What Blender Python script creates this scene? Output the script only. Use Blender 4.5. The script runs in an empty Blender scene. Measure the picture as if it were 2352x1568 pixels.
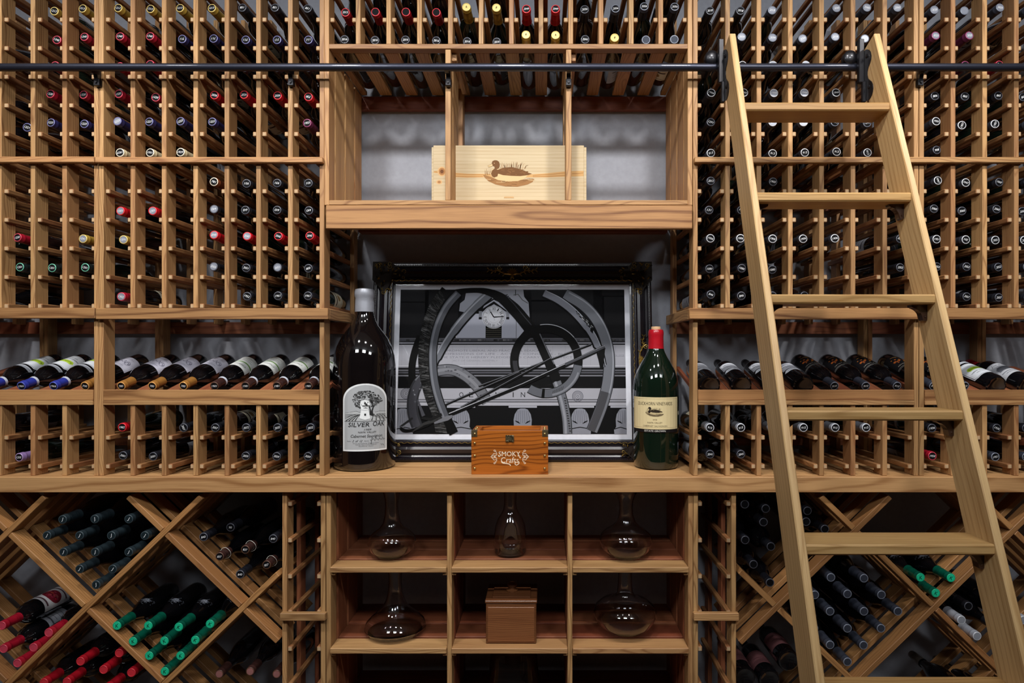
import bpy, bmesh, math, random
from mathutils import Vector, Matrix, Quaternion
from mathutils.geometry import tessellate_polygon
R = random.Random(7)
SC = bpy.context.scene
COL = SC.collection
# ------------------------------------------------------------------ camera, light, exposure
D = 2.069        # camera to the front plane of the racks (m)
FPX = 1427.0     # focal length in pixels of the 2352 px wide frame
VX, VY = 1248.0, 815.0   # where the viewing axis meets the picture
H = 1.36         # camera height
cam_d = bpy.data.cameras.new('camera'); cam = bpy.data.objects.new('camera', cam_d); COL.objects.link(cam)
cam.location = (0, -D, H); cam.rotation_euler = (math.pi/2, 0, 0)
cam_d.sensor_fit = 'HORIZONTAL'; cam_d.sensor_width = 36.0; cam_d.lens = FPX/2352*36
cam_d.shift_x = (1176-VX)/2352; cam_d.shift_y = (VY-784)/2352
cam_d.clip_start = 0.02
SC.camera = cam
SC.view_settings.view_transform = 'Standard'; SC.view_settings.look = 'None'
SC.view_settings.gamma = 1.0; SC.view_settings.use_curve_mapping = False
SC.view_settings.exposure = 0.1
SC.cycles.max_bounces = 8; SC.cycles.diffuse_bounces = 3; SC.cycles.glossy_bounces = 3; SC.cycles.transmission_bounces = 8; SC.cycles.transparent_max_bounces = 8
w = bpy.data.worlds.new('world'); SC.world = w; w.use_nodes = True
w.node_tree.nodes['Background'].inputs[0].default_value = (0.5, 0.55, 0.62, 1)
w.node_tree.nodes['Background'].inputs[1].default_value = 0.05

CEIL = 3.0
def lamp(name, kind, loc, aim, power, color, **kw):
    l = bpy.data.lights.new(name, kind); l.energy = power; l.color = color
    for k, v in kw.items(): setattr(l, k, v)
    o = bpy.data.objects.new(name, l); COL.objects.link(o); o.location = loc
    o.rotation_euler = (Vector(aim)-Vector(loc)).to_track_quat('-Z', 'Y').to_euler()
    return o
for i, x in enumerate((-1.80, -0.98, -0.16, 0.66, 1.48)):
    lamp('ceiling_spot', 'SPOT', (x, -1.05, CEIL-0.03), (x*1.0, 0.05, 1.80), 84, (1.0, 0.98, 0.96),
         spot_size=math.radians(80), spot_blend=1.0, shadow_soft_size=0.07)
for x in (-1.35, 0.0, 1.35):  # unseen soft lamps behind the camera, added as fill for cubbies and wall
    lamp('added_fill_light', 'AREA', (x, -2.35, CEIL-0.04), (x*0.95, -0.2, 1.1), 31, (0.93, 0.965, 1.0),
         shape='RECTANGLE', size=0.6, size_y=0.6)

# ------------------------------------------------------------------ pixel helpers (frame 2352 x 1568 -> metres at depth y)
def X(px, y=0.0): return (px-VX)*(D+y)/FPX
def Z(py, y=0.0): return H+(VY-py)*(D+y)/FPX
def P(px, py, y=0.0): return Vector((X(px, y), y, Z(py, y)))
def lin(c):
    return tuple(((v/255)/12.92 if v/255 <= 0.04045 else ((v/255+0.055)/1.055)**2.4) for v in c)

# ------------------------------------------------------------------ materials
MATS = {}
def newmat(name):
    m = bpy.data.materials.new(name); m.use_nodes = True
    MATS[name] = m
    return m, m.node_tree.nodes, m.node_tree.links, m.node_tree.nodes['Principled BSDF']
def plain(name, rgb, rough=0.5, metal=0.0, coat=0.0, spec=0.5, var=0.0):
    m, n, l, b = newmat(name)
    c = lin(rgb)
    b.inputs['Roughness'].default_value = rough; b.inputs['Metallic'].default_value = metal
    b.inputs['Coat Weight'].default_value = coat; b.inputs['Specular IOR Level'].default_value = spec
    tc = n.new('ShaderNodeTexCoord'); nz = n.new('ShaderNodeTexNoise')
    nz.inputs['Scale'].default_value = 60; nz.inputs['Detail'].default_value = 3
    l.new(tc.outputs['Object'], nz.inputs['Vector'])
    mx = n.new('ShaderNodeMix'); mx.data_type = 'RGBA'; mx.blend_type = 'MULTIPLY'; mx.inputs[0].default_value = 0.25+var
    mx.inputs[6].default_value = (*c, 1)
    rp = n.new('ShaderNodeValToRGB'); rp.color_ramp.elements[0].position = 0.3; rp.color_ramp.elements[1].position = 0.7
    rp.color_ramp.elements[0].color = (0.72, 0.72, 0.72, 1); rp.color_ramp.elements[1].color = (1.1, 1.1, 1.1, 1)
    l.new(nz.outputs['Fac'], rp.inputs['Fac']); l.new(rp.outputs['Color'], mx.inputs[7])
    l.new(mx.outputs[2], b.inputs['Base Color'])
    return m
def math_node(n, l, op, a, b=None, clamp=False):
    m = n.new('ShaderNodeMath'); m.operation = op; m.use_clamp = clamp
    for i, v in enumerate((a, b)):
        if v is None: continue
        if isinstance(v, (int, float)): m.inputs[i].default_value = v
        else: l.new(v, m.inputs[i])
    return m.outputs[0]
def wood(name, axis, light, dark, red, period=0.0066, ringc=0.55, rough=0.55, redmax=0.48, knot=0.02, valvar=0.34, wl=2.2, wc=7.0):
    """Sawn timber: growth rings around an axis that runs along the board, fine pores, a tint of its own for every board."""
    m, n, l, b = newmat(name)
    ax = 'xyz'.index(axis)
    tc = n.new('ShaderNodeTexCoord'); oi = n.new('ShaderNodeObjectInfo')
    rnd = oi.outputs['Random']
    off = n.new('ShaderNodeCombineXYZ')
    for i in range(3):
        a = math_node(n, l, 'MULTIPLY', rnd, 37.0 if i == ax else (0.09 if i % 2 else -0.07))
        l.new(math_node(n, l, 'ADD', a, 0.0 if i == ax else 0.03), off.inputs[i])
    va = n.new('ShaderNodeVectorMath'); va.operation = 'ADD'
    l.new(tc.outputs['Object'], va.inputs[0]); l.new(off.outputs[0], va.inputs[1])
    # slow wander of the rings
    sc = [wc]*3; sc[ax] = wl
    mp = n.new('ShaderNodeMapping'); mp.inputs['Scale'].default_value = sc; l.new(va.outputs[0], mp.inputs['Vector'])
    nz = n.new('ShaderNodeTexNoise'); nz.inputs['Scale'].default_value = 1.0; nz.inputs['Detail'].default_value = 2.0
    l.new(mp.outputs[0], nz.inputs['Vector'])
    vs = n.new('ShaderNodeVectorMath'); vs.operation = 'SUBTRACT'; l.new(nz.outputs['Color'], vs.inputs[0]); vs.inputs[1].default_value = (0.5, 0.5, 0.5)
    vk = n.new('ShaderNodeVectorMath'); vk.operation = 'SCALE'; l.new(vs.outputs[0], vk.inputs[0]); vk.inputs['Scale'].default_value = knot*3.2
    vd = n.new('ShaderNodeVectorMath'); vd.operation = 'ADD'; l.new(va.outputs[0], vd.inputs[0]); l.new(vk.outputs[0], vd.inputs[1])
    mask = [1.0]*3; mask[ax] = 0.0
    vm = n.new('ShaderNodeVectorMath'); vm.operation = 'MULTIPLY'; l.new(vd.outputs[0], vm.inputs[0]); vm.inputs[1].default_value = mask
    ln = n.new('ShaderNodeVectorMath'); ln.operation = 'LENGTH'; l.new(vm.outputs[0], ln.inputs[0])
    s = math_node(n, l, 'SINE', math_node(n, l, 'MULTIPLY', ln.outputs['Value'], 2*math.pi/period))
    ring = math_node(n, l, 'POWER', math_node(n, l, 'ADD', math_node(n, l, 'MULTIPLY', s, 0.5), 0.5), 4.5)
    # pores
    sc2 = [420.0]*3; sc2[ax] = 9.0
    mp2 = n.new('ShaderNodeMapping'); mp2.inputs['Scale'].default_value = sc2; l.new(va.outputs[0], mp2.inputs['Vector'])
    nz2 = n.new('ShaderNodeTexNoise'); nz2.inputs['Scale'].default_value = 1.0; nz2.inputs['Detail'].default_value = 2.0
    l.new(mp2.outputs[0], nz2.inputs['Vector'])
    sc3 = [30.0]*3; sc3[ax] = 1.6
    mp3 = n.new('ShaderNodeMapping'); mp3.inputs['Scale'].default_value = sc3; l.new(va.outputs[0], mp3.inputs['Vector'])
    nz3 = n.new('ShaderNodeTexNoise'); nz3.inputs['Scale'].default_value = 1.0; nz3.inputs['Detail'].default_value = 3.0
    l.new(mp3.outputs[0], nz3.inputs['Vector'])
    f = math_node(n, l, 'ADD', math_node(n, l, 'MULTIPLY', ring, ringc), math_node(n, l, 'MULTIPLY', math_node(n, l, 'SUBTRACT', nz3.outputs['Fac'], 0.38), 1.1), True)
    f = math_node(n, l, 'ADD', f, math_node(n, l, 'MULTIPLY', math_node(n, l, 'SUBTRACT', nz2.outputs['Fac'], 0.5), 1.1), True)
    m1 = n.new('ShaderNodeMix'); m1.data_type = 'RGBA'; l.new(f, m1.inputs[0])
    m1.inputs[6].default_value = (*lin(light), 1); m1.inputs[7].default_value = (*lin(dark), 1)
    # tint per board
    r2 = math_node(n, l, 'FRACT', math_node(n, l, 'MULTIPLY', rnd, 7.31))
    m2 = n.new('ShaderNodeMix'); m2.data_type = 'RGBA'
    l.new(math_node(n, l, 'MULTIPLY', math_node(n, l, 'POWER', r2, 1.6), redmax), m2.inputs[0])
    l.new(m1.outputs[2], m2.inputs[6]); m2.inputs[7].default_value = (*lin(red), 1)
    r3 = math_node(n, l, 'FRACT', math_node(n, l, 'MULTIPLY', rnd, 23.7))
    hs = n.new('ShaderNodeHueSaturation'); l.new(m2.outputs[2], hs.inputs['Color'])
    l.new(math_node(n, l, 'ADD', math_node(n, l, 'MULTIPLY', r3, valvar), 1.0-valvar*0.55), hs.inputs['Value'])
    l.new(hs.outputs[0], b.inputs['Base Color'])
    b.inputs['Roughness'].default_value = rough; b.inputs['Specular IOR Level'].default_value = 0.35
    bp = n.new('ShaderNodeBump'); bp.inputs['Strength'].default_value = 0.12; bp.inputs['Distance'].default_value = 0.0006
    l.new(nz2.outputs['Fac'], bp.inputs['Height']); l.new(bp.outputs[0], b.inputs['Normal'])
    return m
LT, DK, RD = (190, 148, 98), (120, 80, 45), (142, 86, 54)
for a in 'xyz': wood('rack_'+a, a, LT, DK, RD)
wood('rail_y', 'y', (164, 118, 74), (106, 66, 38), (118, 62, 40)); plain('end_grain', (188, 158, 122), 0.7, spec=0.2, var=0.3)  # rails darker than posts, largely shading put into the colour; lighter end grain
wood('bin_x', 'x', (178, 130, 80), (124, 82, 44), (134, 82, 46))
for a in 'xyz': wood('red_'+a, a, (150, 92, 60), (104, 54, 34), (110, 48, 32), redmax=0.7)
for a in 'xz': wood('ladder_'+a, a, (206, 172, 122), (158, 118, 70), (176, 132, 82), redmax=0.3, ringc=0.38, period=0.015, knot=0.02, rough=0.42, valvar=0.1)
wood('tread_x', 'x', (188, 152, 100), (136, 100, 54), (156, 112, 62), redmax=0.5, ringc=0.5, period=0.012, knot=0.02, rough=0.42, valvar=0.25)
wood('counter_x', 'x', (198, 154, 104), (142, 98, 58), (160, 108, 66), redmax=0.3, ringc=0.7, period=0.017, knot=0.032, rough=0.45, wl=1.3, wc=3.0)
wood('fascia_x', 'x', (178, 132, 84), (110, 70, 38), (136, 82, 48), redmax=0.3, ringc=0.75, period=0.0085, knot=0.009, wl=1.4, wc=5.0)
wood('pine_x', 'x', (198, 180, 146), (172, 146, 106), (180, 154, 114), redmax=0.2, ringc=0.4, period=0.012, knot=0.006, rough=0.6, valvar=0.06, wl=1.0, wc=2.0)
wood('stained_x', 'x', (178, 100, 34), (106, 52, 14), (134, 66, 20), redmax=0.25, ringc=0.75, period=0.015, knot=0.045, rough=0.33, valvar=0.05)
wood('walnut_x', 'x', (126, 80, 48), (84, 46, 26), (90, 46, 28), redmax=0.4, ringc=0.5, rough=0.32)

def glassy(name, rgb, rough=0.06, coat=1.0):
    m = plain(name, rgb, rough, 0.0, coat, 0.5); m.node_tree.nodes['Principled BSDF'].inputs['Coat Roughness'].default_value = 0.03
    return m
glassy('bottle_black', (11, 11, 14)); glassy('bottle_green', (14, 24, 18)); glassy('bottle_brown', (26, 15, 14))
glassy('bottle_deep_green', (13, 27, 18), 0.05); glassy('bottle_wine', (13, 10, 11), 0.05)
CAPC = dict(gold=(196, 158, 66), red=(150, 18, 38), dark_red=(156, 16, 30), bright_red=(192, 16, 30), navy=(36, 34, 74), black=(26, 27, 33),
            grey=(62, 66, 78), silver=(168, 172, 182), cream=(216, 200, 160), teal=(6, 96, 74), lilac=(136, 110, 158), purple=(92, 32, 62),
            orange=(180, 124, 58), blue=(46, 56, 150), slate=(44, 56, 62), brown=(58, 34, 30), pink=(150, 100, 96), champagne=(120, 110, 100),
            white_ring=(52, 54, 62), green_ring=(22, 30, 30), copper=(130, 66, 34))
for k, c in CAPC.items():
    plain('cap_'+k, c, 0.34, 0.35 if k in ('gold', 'silver', 'orange', 'slate', 'champagne', 'teal', 'grey') else 0.0, 0.25)
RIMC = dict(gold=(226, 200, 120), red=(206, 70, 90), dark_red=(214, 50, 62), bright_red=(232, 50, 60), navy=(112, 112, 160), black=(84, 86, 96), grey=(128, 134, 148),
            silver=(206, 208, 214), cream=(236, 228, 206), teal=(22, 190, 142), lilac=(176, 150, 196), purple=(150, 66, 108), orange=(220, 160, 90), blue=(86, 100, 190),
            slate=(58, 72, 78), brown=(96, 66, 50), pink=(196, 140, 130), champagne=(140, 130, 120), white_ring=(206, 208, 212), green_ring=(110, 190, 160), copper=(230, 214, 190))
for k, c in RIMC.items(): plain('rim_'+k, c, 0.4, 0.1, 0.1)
plain('sticker_black', (13, 13, 16), 0.6, 0, 0.0, 0.1); plain('sticker_pale_glare', (138, 142, 154), 0.35, 0.2); plain('ink_white', (238, 238, 240), 0.6)  # pale sticker: glare on the disc put into its colour
plain('matte_grey', (70, 74, 84), 0.75, spec=0.1); plain('sticker_green', (30, 200, 148), 0.4); plain('sticker_slate', (38, 52, 58), 0.2, 0.4, 0.6)
plain('wall_paint', (158, 160, 168), 0.85, spec=0.2); plain('ceiling_paint', (196, 196, 196), 0.9, spec=0.2); plain('room_paint', (104, 84, 70), 0.9, spec=0.2)
plain('floor_tile', (70, 58, 50), 0.5)
plain('tube_metal', (48, 50, 62), 0.4, 0.7, 0.3); plain('iron', (30, 29, 33), 0.38, 0.5, 0.3); plain('bracket_iron', (62, 40, 32), 0.3, 0.3, 0.5)
plain('cork', (206, 170, 128), 0.8); plain('foil_silver', (150, 152, 160), 0.38, 0.25); plain('wax_red', (178, 18, 34), 0.28, 0, 0.6)
plain('frame_black', (22, 15, 23), 0.3, 0.0, 0.15); plain('frame_gold', (156, 130, 66), 0.35, 0.6); plain('frame_dull', (40, 32, 26), 0.6, 0.0, 0.0, 0.2); plain('brass', (186, 158, 104), 0.25, 0.9); plain('antique_metal', (104, 92, 66), 0.35, 0.6)
plain('mat_board', (222, 224, 232), 0.8, spec=0.2); plain('back_panel', (40, 34, 30), 0.8); plain('string_white', (200, 196, 186), 0.8)
plain('bead_metal', (70, 66, 66), 0.3, 0.7)
def thin_glass(name, tint, edge=0.75, base=0.03):
    m = bpy.data.materials.new(name); m.use_nodes = True; MATS[name] = m
    n, l = m.node_tree.nodes, m.node_tree.links
    n.remove(n['Principled BSDF'])
    t = n.new('ShaderNodeBsdfTransparent'); t.inputs[0].default_value = (*tint, 1)
    g = n.new('ShaderNodeBsdfGlossy'); g.inputs['Roughness'].default_value = 0.04; g.inputs['Color'].default_value = (0.95, 0.96, 1, 1)
    lw = n.new('ShaderNodeLayerWeight'); lw.inputs['Blend'].default_value = 0.12
    f = math_node(n, l, 'ADD', math_node(n, l, 'MULTIPLY', lw.outputs['Facing'], edge*0.35), math_node(n, l, 'MULTIPLY', lw.outputs['Fresnel'], 0.5))
    f = math_node(n, l, 'ADD', f, base, True)
    mx = n.new('ShaderNodeMixShader'); l.new(f, mx.inputs[0]); l.new(t.outputs[0], mx.inputs[1]); l.new(g.outputs[0], mx.inputs[2])
    l.new(mx.outputs[0], n['Material Output'].inputs[0])
    return m
thin_glass('clear_glass', (0.90, 0.90, 0.92), 1.6, 0.05)
m, n, l, b = newmat('decanter_glass')
b.inputs['Base Color'].default_value = (0.96, 0.95, 0.97, 1); b.inputs['Roughness'].default_value = 0.0; b.inputs['Transmission Weight'].default_value = 1.0; b.inputs['IOR'].default_value = 1.48
thin_glass('amber_glass', (0.55, 0.44, 0.36), 1.0, 0.04)
thin_glass('picture_glass', (0.98, 0.98, 0.98), 0.03, 0.008)
def print_material(name, rough=0.55):
    m, n, l, b = newmat(name)
    a = n.new('ShaderNodeVertexColor'); a.layer_name = 'Col'
    l.new(a.outputs['Color'], b.inputs['Base Color']); b.inputs['Roughness'].default_value = rough; b.inputs['Specular IOR Level'].default_value = 0.12
    return m
print_material('printed_paper', 0.7); print_material('burnt_print', 0.6)

# ------------------------------------------------------------------ object helpers
def link(o, parent=None):
    COL.objects.link(o)
    if parent is not None: o.parent = parent
    return o
def tag(o, label, cat, group=None):
    o['label'] = label; o['category'] = cat
    if group: o['group'] = group
    return o
def thing(name, label, cat, loc=(0, 0, 0), group=None, mat=None):
    o = bpy.data.objects.new(name, None); o.empty_display_size = 0.05
    if mat is not None: o.matrix_world = mat
    else: o.location = loc
    link(o); tag(o, label, cat, group)
    return o
def mesh_from(name, v, f, mats, fm=None, smooth=False):
    me = bpy.data.meshes.new(name); me.from_pydata([tuple(p) for p in v], [], f)
    for m in (mats if isinstance(mats, (list, tuple)) else [mats]): me.materials.append(MATS[m])
    if fm:
        me.polygons.foreach_set('material_index', fm)
    if smooth: me.polygons.foreach_set('use_smooth', [True]*len(me.polygons))
    me.validate(); me.update()
    return me
def chamfer_box(hx, hy, hz, b):
    b = min(b, hx*0.45, hy*0.45, hz*0.45)
    v = []; idx = {}
    for sx in (-1, 1):
        for sy in (-1, 1):
            for sz in (-1, 1):
                for k, p in enumerate(((hx, hy-b, hz-b), (hx-b, hy, hz-b), (hx-b, hy-b, hz))):
                    idx[(sx, sy, sz, k)] = len(v); v.append((sx*p[0], sy*p[1], sz*p[2]))
    f = []
    def quad(a, bb, c, d):
        f.append((a, bb, c, d))
    S = (-1, 1)
    for s in S:
        q = [idx[(s, -1, -1, 0)], idx[(s, 1, -1, 0)], idx[(s, 1, 1, 0)], idx[(s, -1, 1, 0)]]; f.append(tuple(q if s > 0 else q[::-1]))
        q = [idx[(-1, s, -1, 1)], idx[(-1, s, 1, 1)], idx[(1, s, 1, 1)], idx[(1, s, -1, 1)]]; f.append(tuple(q if s > 0 else q[::-1]))
        q = [idx[(-1, -1, s, 2)], idx[(1, -1, s, 2)], idx[(1, 1, s, 2)], idx[(-1, 1, s, 2)]]; f.append(tuple(q if s > 0 else q[::-1]))
    for a in S:
        for c in S:
            q = [idx[(a, c, -1, 0)], idx[(a, c, -1, 1)], idx[(a, c, 1, 1)], idx[(a, c, 1, 0)]]; f.append(tuple(q if a*c > 0 else q[::-1]))
            q = [idx[(a, -1, c, 0)], idx[(a, 1, c, 0)], idx[(a, 1, c, 2)], idx[(a, -1, c, 2)]]; f.append(tuple(q if a*c > 0 else q[::-1]))
            q = [idx[(-1, a, c, 1)], idx[(-1, a, c, 2)], idx[(1, a, c, 2)], idx[(1, a, c, 1)]]; f.append(tuple(q if a*c > 0 else q[::-1]))
            for e in S:
                q = [idx[(a, c, e, 0)], idx[(a, c, e, 1)], idx[(a, c, e, 2)]]; f.append(tuple(q if a*c*e > 0 else q[::-1]))
    return v, f
BOXES = {}
def box_mesh(name, dx, dy, dz, mat, bev):
    k = (round(dx, 4), round(dy, 4), round(dz, 4), mat, bev)
    if k not in BOXES:
        v, f = chamfer_box(dx/2, dy/2, dz/2, bev)
        BOXES[k] = mesh_from(name, v, f, mat)
    return BOXES[k]
def board(name, parent, x0, x1, y0, y1, z0, z1, mat, bev=0.0012, rot=None):
    o = bpy.data.objects.new(name, box_mesh(name, abs(x1-x0), abs(y1-y0), abs(z1-z0), mat, bev))
    link(o, parent)
    c = Vector(((x0+x1)/2, (y0+y1)/2, (z0+z1)/2))
    if parent is not None:
        p = parent; base = Vector((0, 0, 0))
        while p is not None: base += p.location; p = p.parent
        c -= base
    o.location = c
    if rot: o.rotation_euler = rot
    return o
def part(name, parent, me, loc=(0, 0, 0), rot=None, mat4=None):
    o = bpy.data.objects.new(name, me); link(o, parent)
    if mat4 is not None: o.matrix_local = mat4
    else:
        o.location = loc
        if rot: o.rotation_euler = rot
    return o
def structure(name, x0, x1, y0, y1, z0, z1, mat):
    o = board(name, None, x0, x1, y0, y1, z0, z1, mat, 0.0); o['kind'] = 'structure'; return o
def lathe(prof, seg=20, mid=None):
    """prof: [(r, z)] bottom to top; returns verts, faces, ring index of each face"""
    v = []; f = []; ri = []; rings = []
    for r, z in prof:
        if r < 1e-6: rings.append([len(v)]); v.append((0, 0, z))
        else:
            rings.append(list(range(len(v), len(v)+seg)))
            for i in range(seg):
                a = 2*math.pi*i/seg; v.append((r*math.cos(a), r*math.sin(a), z))
    for k in range(len(prof)-1):
        a, b = rings[k], rings[k+1]
        for i in range(seg):
            j = (i+1) % seg
            if len(a) == 1 and len(b) == 1: continue
            if len(a) == 1: f.append((a[0], b[j], b[i]))
            elif len(b) == 1: f.append((a[i], a[j], b[0]))
            else: f.append((a[i], a[j], b[j], b[i]))
            ri.append(k)
    return v, f, ri
def lathe_mesh(name, prof, mats, seg=20, fm=None, smooth=True):
    v, f, ri = lathe(prof, seg)
    me = mesh_from(name, v, f, mats, [fm(k) for k in ri] if fm else None, smooth)
    if smooth:
        me.set_sharp_from_angle(angle=math.radians(42)) if hasattr(me, 'set_sharp_from_angle') else None
    return me
class MB:
    def __init__(s): s.v = []; s.f = []; s.m = []
    def add(s, v, f, mi=0):
        o = len(s.v); s.v += [tuple(p) for p in v]; s.f += [tuple(i+o for i in q) for q in f]; s.m += [mi]*len(f)
    def box(s, x0, x1, y0, y1, z0, z1, mi=0, bev=0.0008):
        v, f = chamfer_box((x1-x0)/2, (y1-y0)/2, (z1-z0)/2, bev)
        c = ((x0+x1)/2, (y0+y1)/2, (z0+z1)/2)
        s.add([(a+c[0], b+c[1], d+c[2]) for a, b, d in v], f, mi)
    def tube(s, pts, rad, seg=6, mi=0, cap=True):
        pts = [Vector(p) for p in pts]; n = len(pts)
        rs = rad if isinstance(rad, (list, tuple)) else [rad]*n
        v = []; f = []
        for i, p in enumerate(pts):
            t = (pts[min(i+1, n-1)]-pts[max(i-1, 0)])
            t = t.normalized() if t.length > 1e-9 else Vector((0, 0, 1))
            u = t.cross(Vector((0, 1, 0)))
            if u.length < 1e-3: u = t.cross(Vector((1, 0, 0)))
            u.normalize(); w_ = t.cross(u)
            for k in range(seg):
                a = 2*math.pi*k/seg; v.append(p+(u*math.cos(a)+w_*math.sin(a))*rs[i])
        for i in range(n-1):
            for k in range(seg):
                j = (k+1) % seg; f.append((i*seg+k, i*seg+j, (i+1)*seg+j, (i+1)*seg+k))
        if cap: f.append(tuple(range(seg))[::-1]); f.append(tuple((n-1)*seg+k for k in range(seg)))
        s.add(v, f, mi)
    def ball(s, c, rx, ry, rz, mi=0, seg=6, rings=4):
        v = [(c[0], c[1], c[2]-rz)]; f = []
        for i in range(1, rings):
            t = math.pi*i/rings
            for k in range(seg):
                a = 2*math.pi*k/seg
                v.append((c[0]+rx*math.sin(t)*math.cos(a), c[1]+ry*math.sin(t)*math.sin(a), c[2]-rz*math.cos(t)))
        v.append((c[0], c[1], c[2]+rz))
        for k in range(seg): f.append((0, 1+(k+1) % seg, 1+k))
        for i in range(rings-2):
            for k in range(seg):
                a = 1+i*seg+k; b = 1+i*seg+(k+1) % seg; f.append((a, b, b+seg, a+seg))
        e = len(v)-1
        for k in range(seg): f.append((1+(rings-2)*seg+k, 1+(rings-2)*seg+(k+1) % seg, e))
        s.add(v, f, mi)
    def extrude(s, poly, d, mi=0, axis='y', at=0.0):
        """poly 2-D outline, thickness d from at along axis (x: poly is (y, z); y: poly is (x, z))"""
        n = len(poly); v = []
        for k in (at, at+d):
            for a, b in poly: v.append((k, a, b) if axis == 'x' else (a, k, b))
        f = [(i, (i+1) % n, n+(i+1) % n, n+i) for i in range(n)]
        tri = tessellate_polygon([[Vector((a, b, 0)) for a, b in poly]])
        for t in tri: f.append(tuple(t)); f.append(tuple(n+i for i in t[::-1]))
        s.add(v, f, mi)
    def mesh(s, name, mats, smooth=False):
        me = mesh_from(name, s.v, s.f, mats, s.m, smooth)
        bm = bmesh.new(); bm.from_mesh(me); bmesh.ops.recalc_face_normals(bm, faces=bm.faces); bm.to_mesh(me); bm.free()
        if smooth: me.set_sharp_from_angle(angle=math.radians(50))
        return me
    def build(s, name, mats, parent=None, loc=(0, 0, 0), rot=None, smooth=False):
        return part(name, parent, s.mesh(name, mats, smooth), loc, rot)

# ------------------------------------------------------------------ lettering and flat print
TXT = {}
def text_polys(st, shear=0.0):
    k = (st, shear)
    if k not in TXT:
        cu = bpy.data.curves.new('lettering', 'FONT'); cu.body = st; cu.size = 1.0; cu.resolution_u = 2; cu.shear = shear
        ob = bpy.data.objects.new('lettering', cu); COL.objects.link(ob)
        me = bpy.data.meshes.new_from_object(ob)
        vs = [(p.co.x, p.co.y) for p in me.vertices]; fs = [tuple(p.vertices) for p in me.polygons]
        bpy.data.objects.remove(ob); bpy.data.meshes.remove(me); bpy.data.curves.remove(cu)
        xs = [p[0] for p in vs] or [0]; ys = [p[1] for p in vs] or [0]
        TXT[k] = (vs, fs, min(xs), max(xs), min(ys), max(ys))
    return TXT[k]
class Print:
    """Flat ink on paper: polygons in (u, v), each a hair above the one before."""
    def __init__(s, step=0.00006): s.v = []; s.f = []; s.c = []; s.layer = 0; s.step = step
    def _add(s, pts, faces, col):
        o = len(s.v); h = s.layer*s.step
        s.v += [(p[0], p[1], h) for p in pts]; s.f += [tuple(i+o for i in q) for q in faces]
        s.c += [col if not isinstance(col, int) else (col, col, col)]*len(faces)
    def next(s): s.layer += 1
    def poly(s, pts, col, up=True):
        if up: s.layer += 1
        s._add(pts, [tuple(t) for t in tessellate_polygon([[Vector((a, b, 0)) for a, b in pts]])], col)
    def rect(s, u0, v0, u1, v1, col, up=True): s.poly([(u0, v0), (u1, v0), (u1, v1), (u0, v1)], col, up)
    def disc(s, cu, cv, ru, rv, col, n=20, up=True):
        s.poly([(cu+ru*math.cos(2*math.pi*i/n), cv+rv*math.sin(2*math.pi*i/n)) for i in range(n)], col, up)
    def stroke(s, pts, wd, col, up=True):
        if up: s.layer += 1
        n = len(pts); ws = wd if isinstance(wd, (list, tuple)) else [wd]*n
        L = []
        for i in range(n):
            a = Vector(pts[max(i-1, 0)]); b = Vector(pts[min(i+1, n-1)]); t = (b-a)
            t = t.normalized() if t.length > 1e-12 else Vector((1, 0))
            nn = Vector((-t.y, t.x))*ws[i]/2; p = Vector(pts[i]); L += [tuple(p+nn), tuple(p-nn)]
        s._add(L, [(2*i, 2*i+1, 2*i+3, 2*i+2) for i in range(n-1)], col)
    def ring(s, cu, cv, ru, rv, wd, col, n=28, a0=0.0, a1=2*math.pi, up=True):
        s.stroke([(cu+ru*math.cos(a0+(a1-a0)*i/n), cv+rv*math.sin(a0+(a1-a0)*i/n)) for i in range(n+1)], wd, col, up)
    def text(s, st, cu, cv, width, height, col, shear=0.0, rot=0.0, up=True):
        """lettering centred on (cu, cv), fitted to width x height (capitals)"""
        if up: s.layer += 1
        vs, fs, x0, x1, y0, y1 = text_polys(st, shear)
        kx = width/max(x1-x0, 1e-6); ky = height/max(y1-y0, 1e-6); c, sn = math.cos(rot), math.sin(rot)
        pts = []
        for a, b in vs:
            p = ((a-(x0+x1)/2)*kx, (b-(y0+y1)/2)*ky); pts.append((cu+p[0]*c-p[1]*sn, cv+p[0]*sn+p[1]*c))
        s._add(pts, fs, col)
    def mesh(s, name, mat='printed_paper', radius=None, cut=0.16, base=0.0):
        me = bpy.data.meshes.new(name); me.from_pydata(s.v, [], s.f); me.materials.append(MATS[mat])
        ca = me.color_attributes.new('Col', 'FLOAT_COLOR', 'CORNER')
        for p, c in zip(me.polygons, s.c):
            q = (*lin(c), 1)
            for li in p.loop_indices: ca.data[li].color = q
        bm = bmesh.new(); bm.from_mesh(me)
        if radius:
            lo = min(p[0] for p in s.v); hi = max(p[0] for p in s.v); n = max(1, int((hi-lo)/radius/cut))
            for i in range(1, n):
                bmesh.ops.bisect_plane(bm, geom=bm.verts[:]+bm.edges[:]+bm.faces[:], plane_co=(lo+(hi-lo)*i/n, 0, 0), plane_no=(1, 0, 0))
            for v in bm.verts:
                a = v.co.x/radius; r = radius+0.0002+v.co.z
                v.co = (r*math.sin(a), -r*math.cos(a), v.co.y)     # faces -y, v runs up z
        else:
            for v in bm.verts: v.co = (v.co.x, -v.co.z-base, v.co.y)
        for fc in bm.faces:
            c = fc.calc_center_median(); want = Vector((c.x, c.y, 0)) if radius else Vector((0, -1, 0))
            fc.normal_update()
            if fc.normal.dot(want) < 0: fc.normal_flip()
        bm.to_mesh(me); bm.free()
        return me

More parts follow.
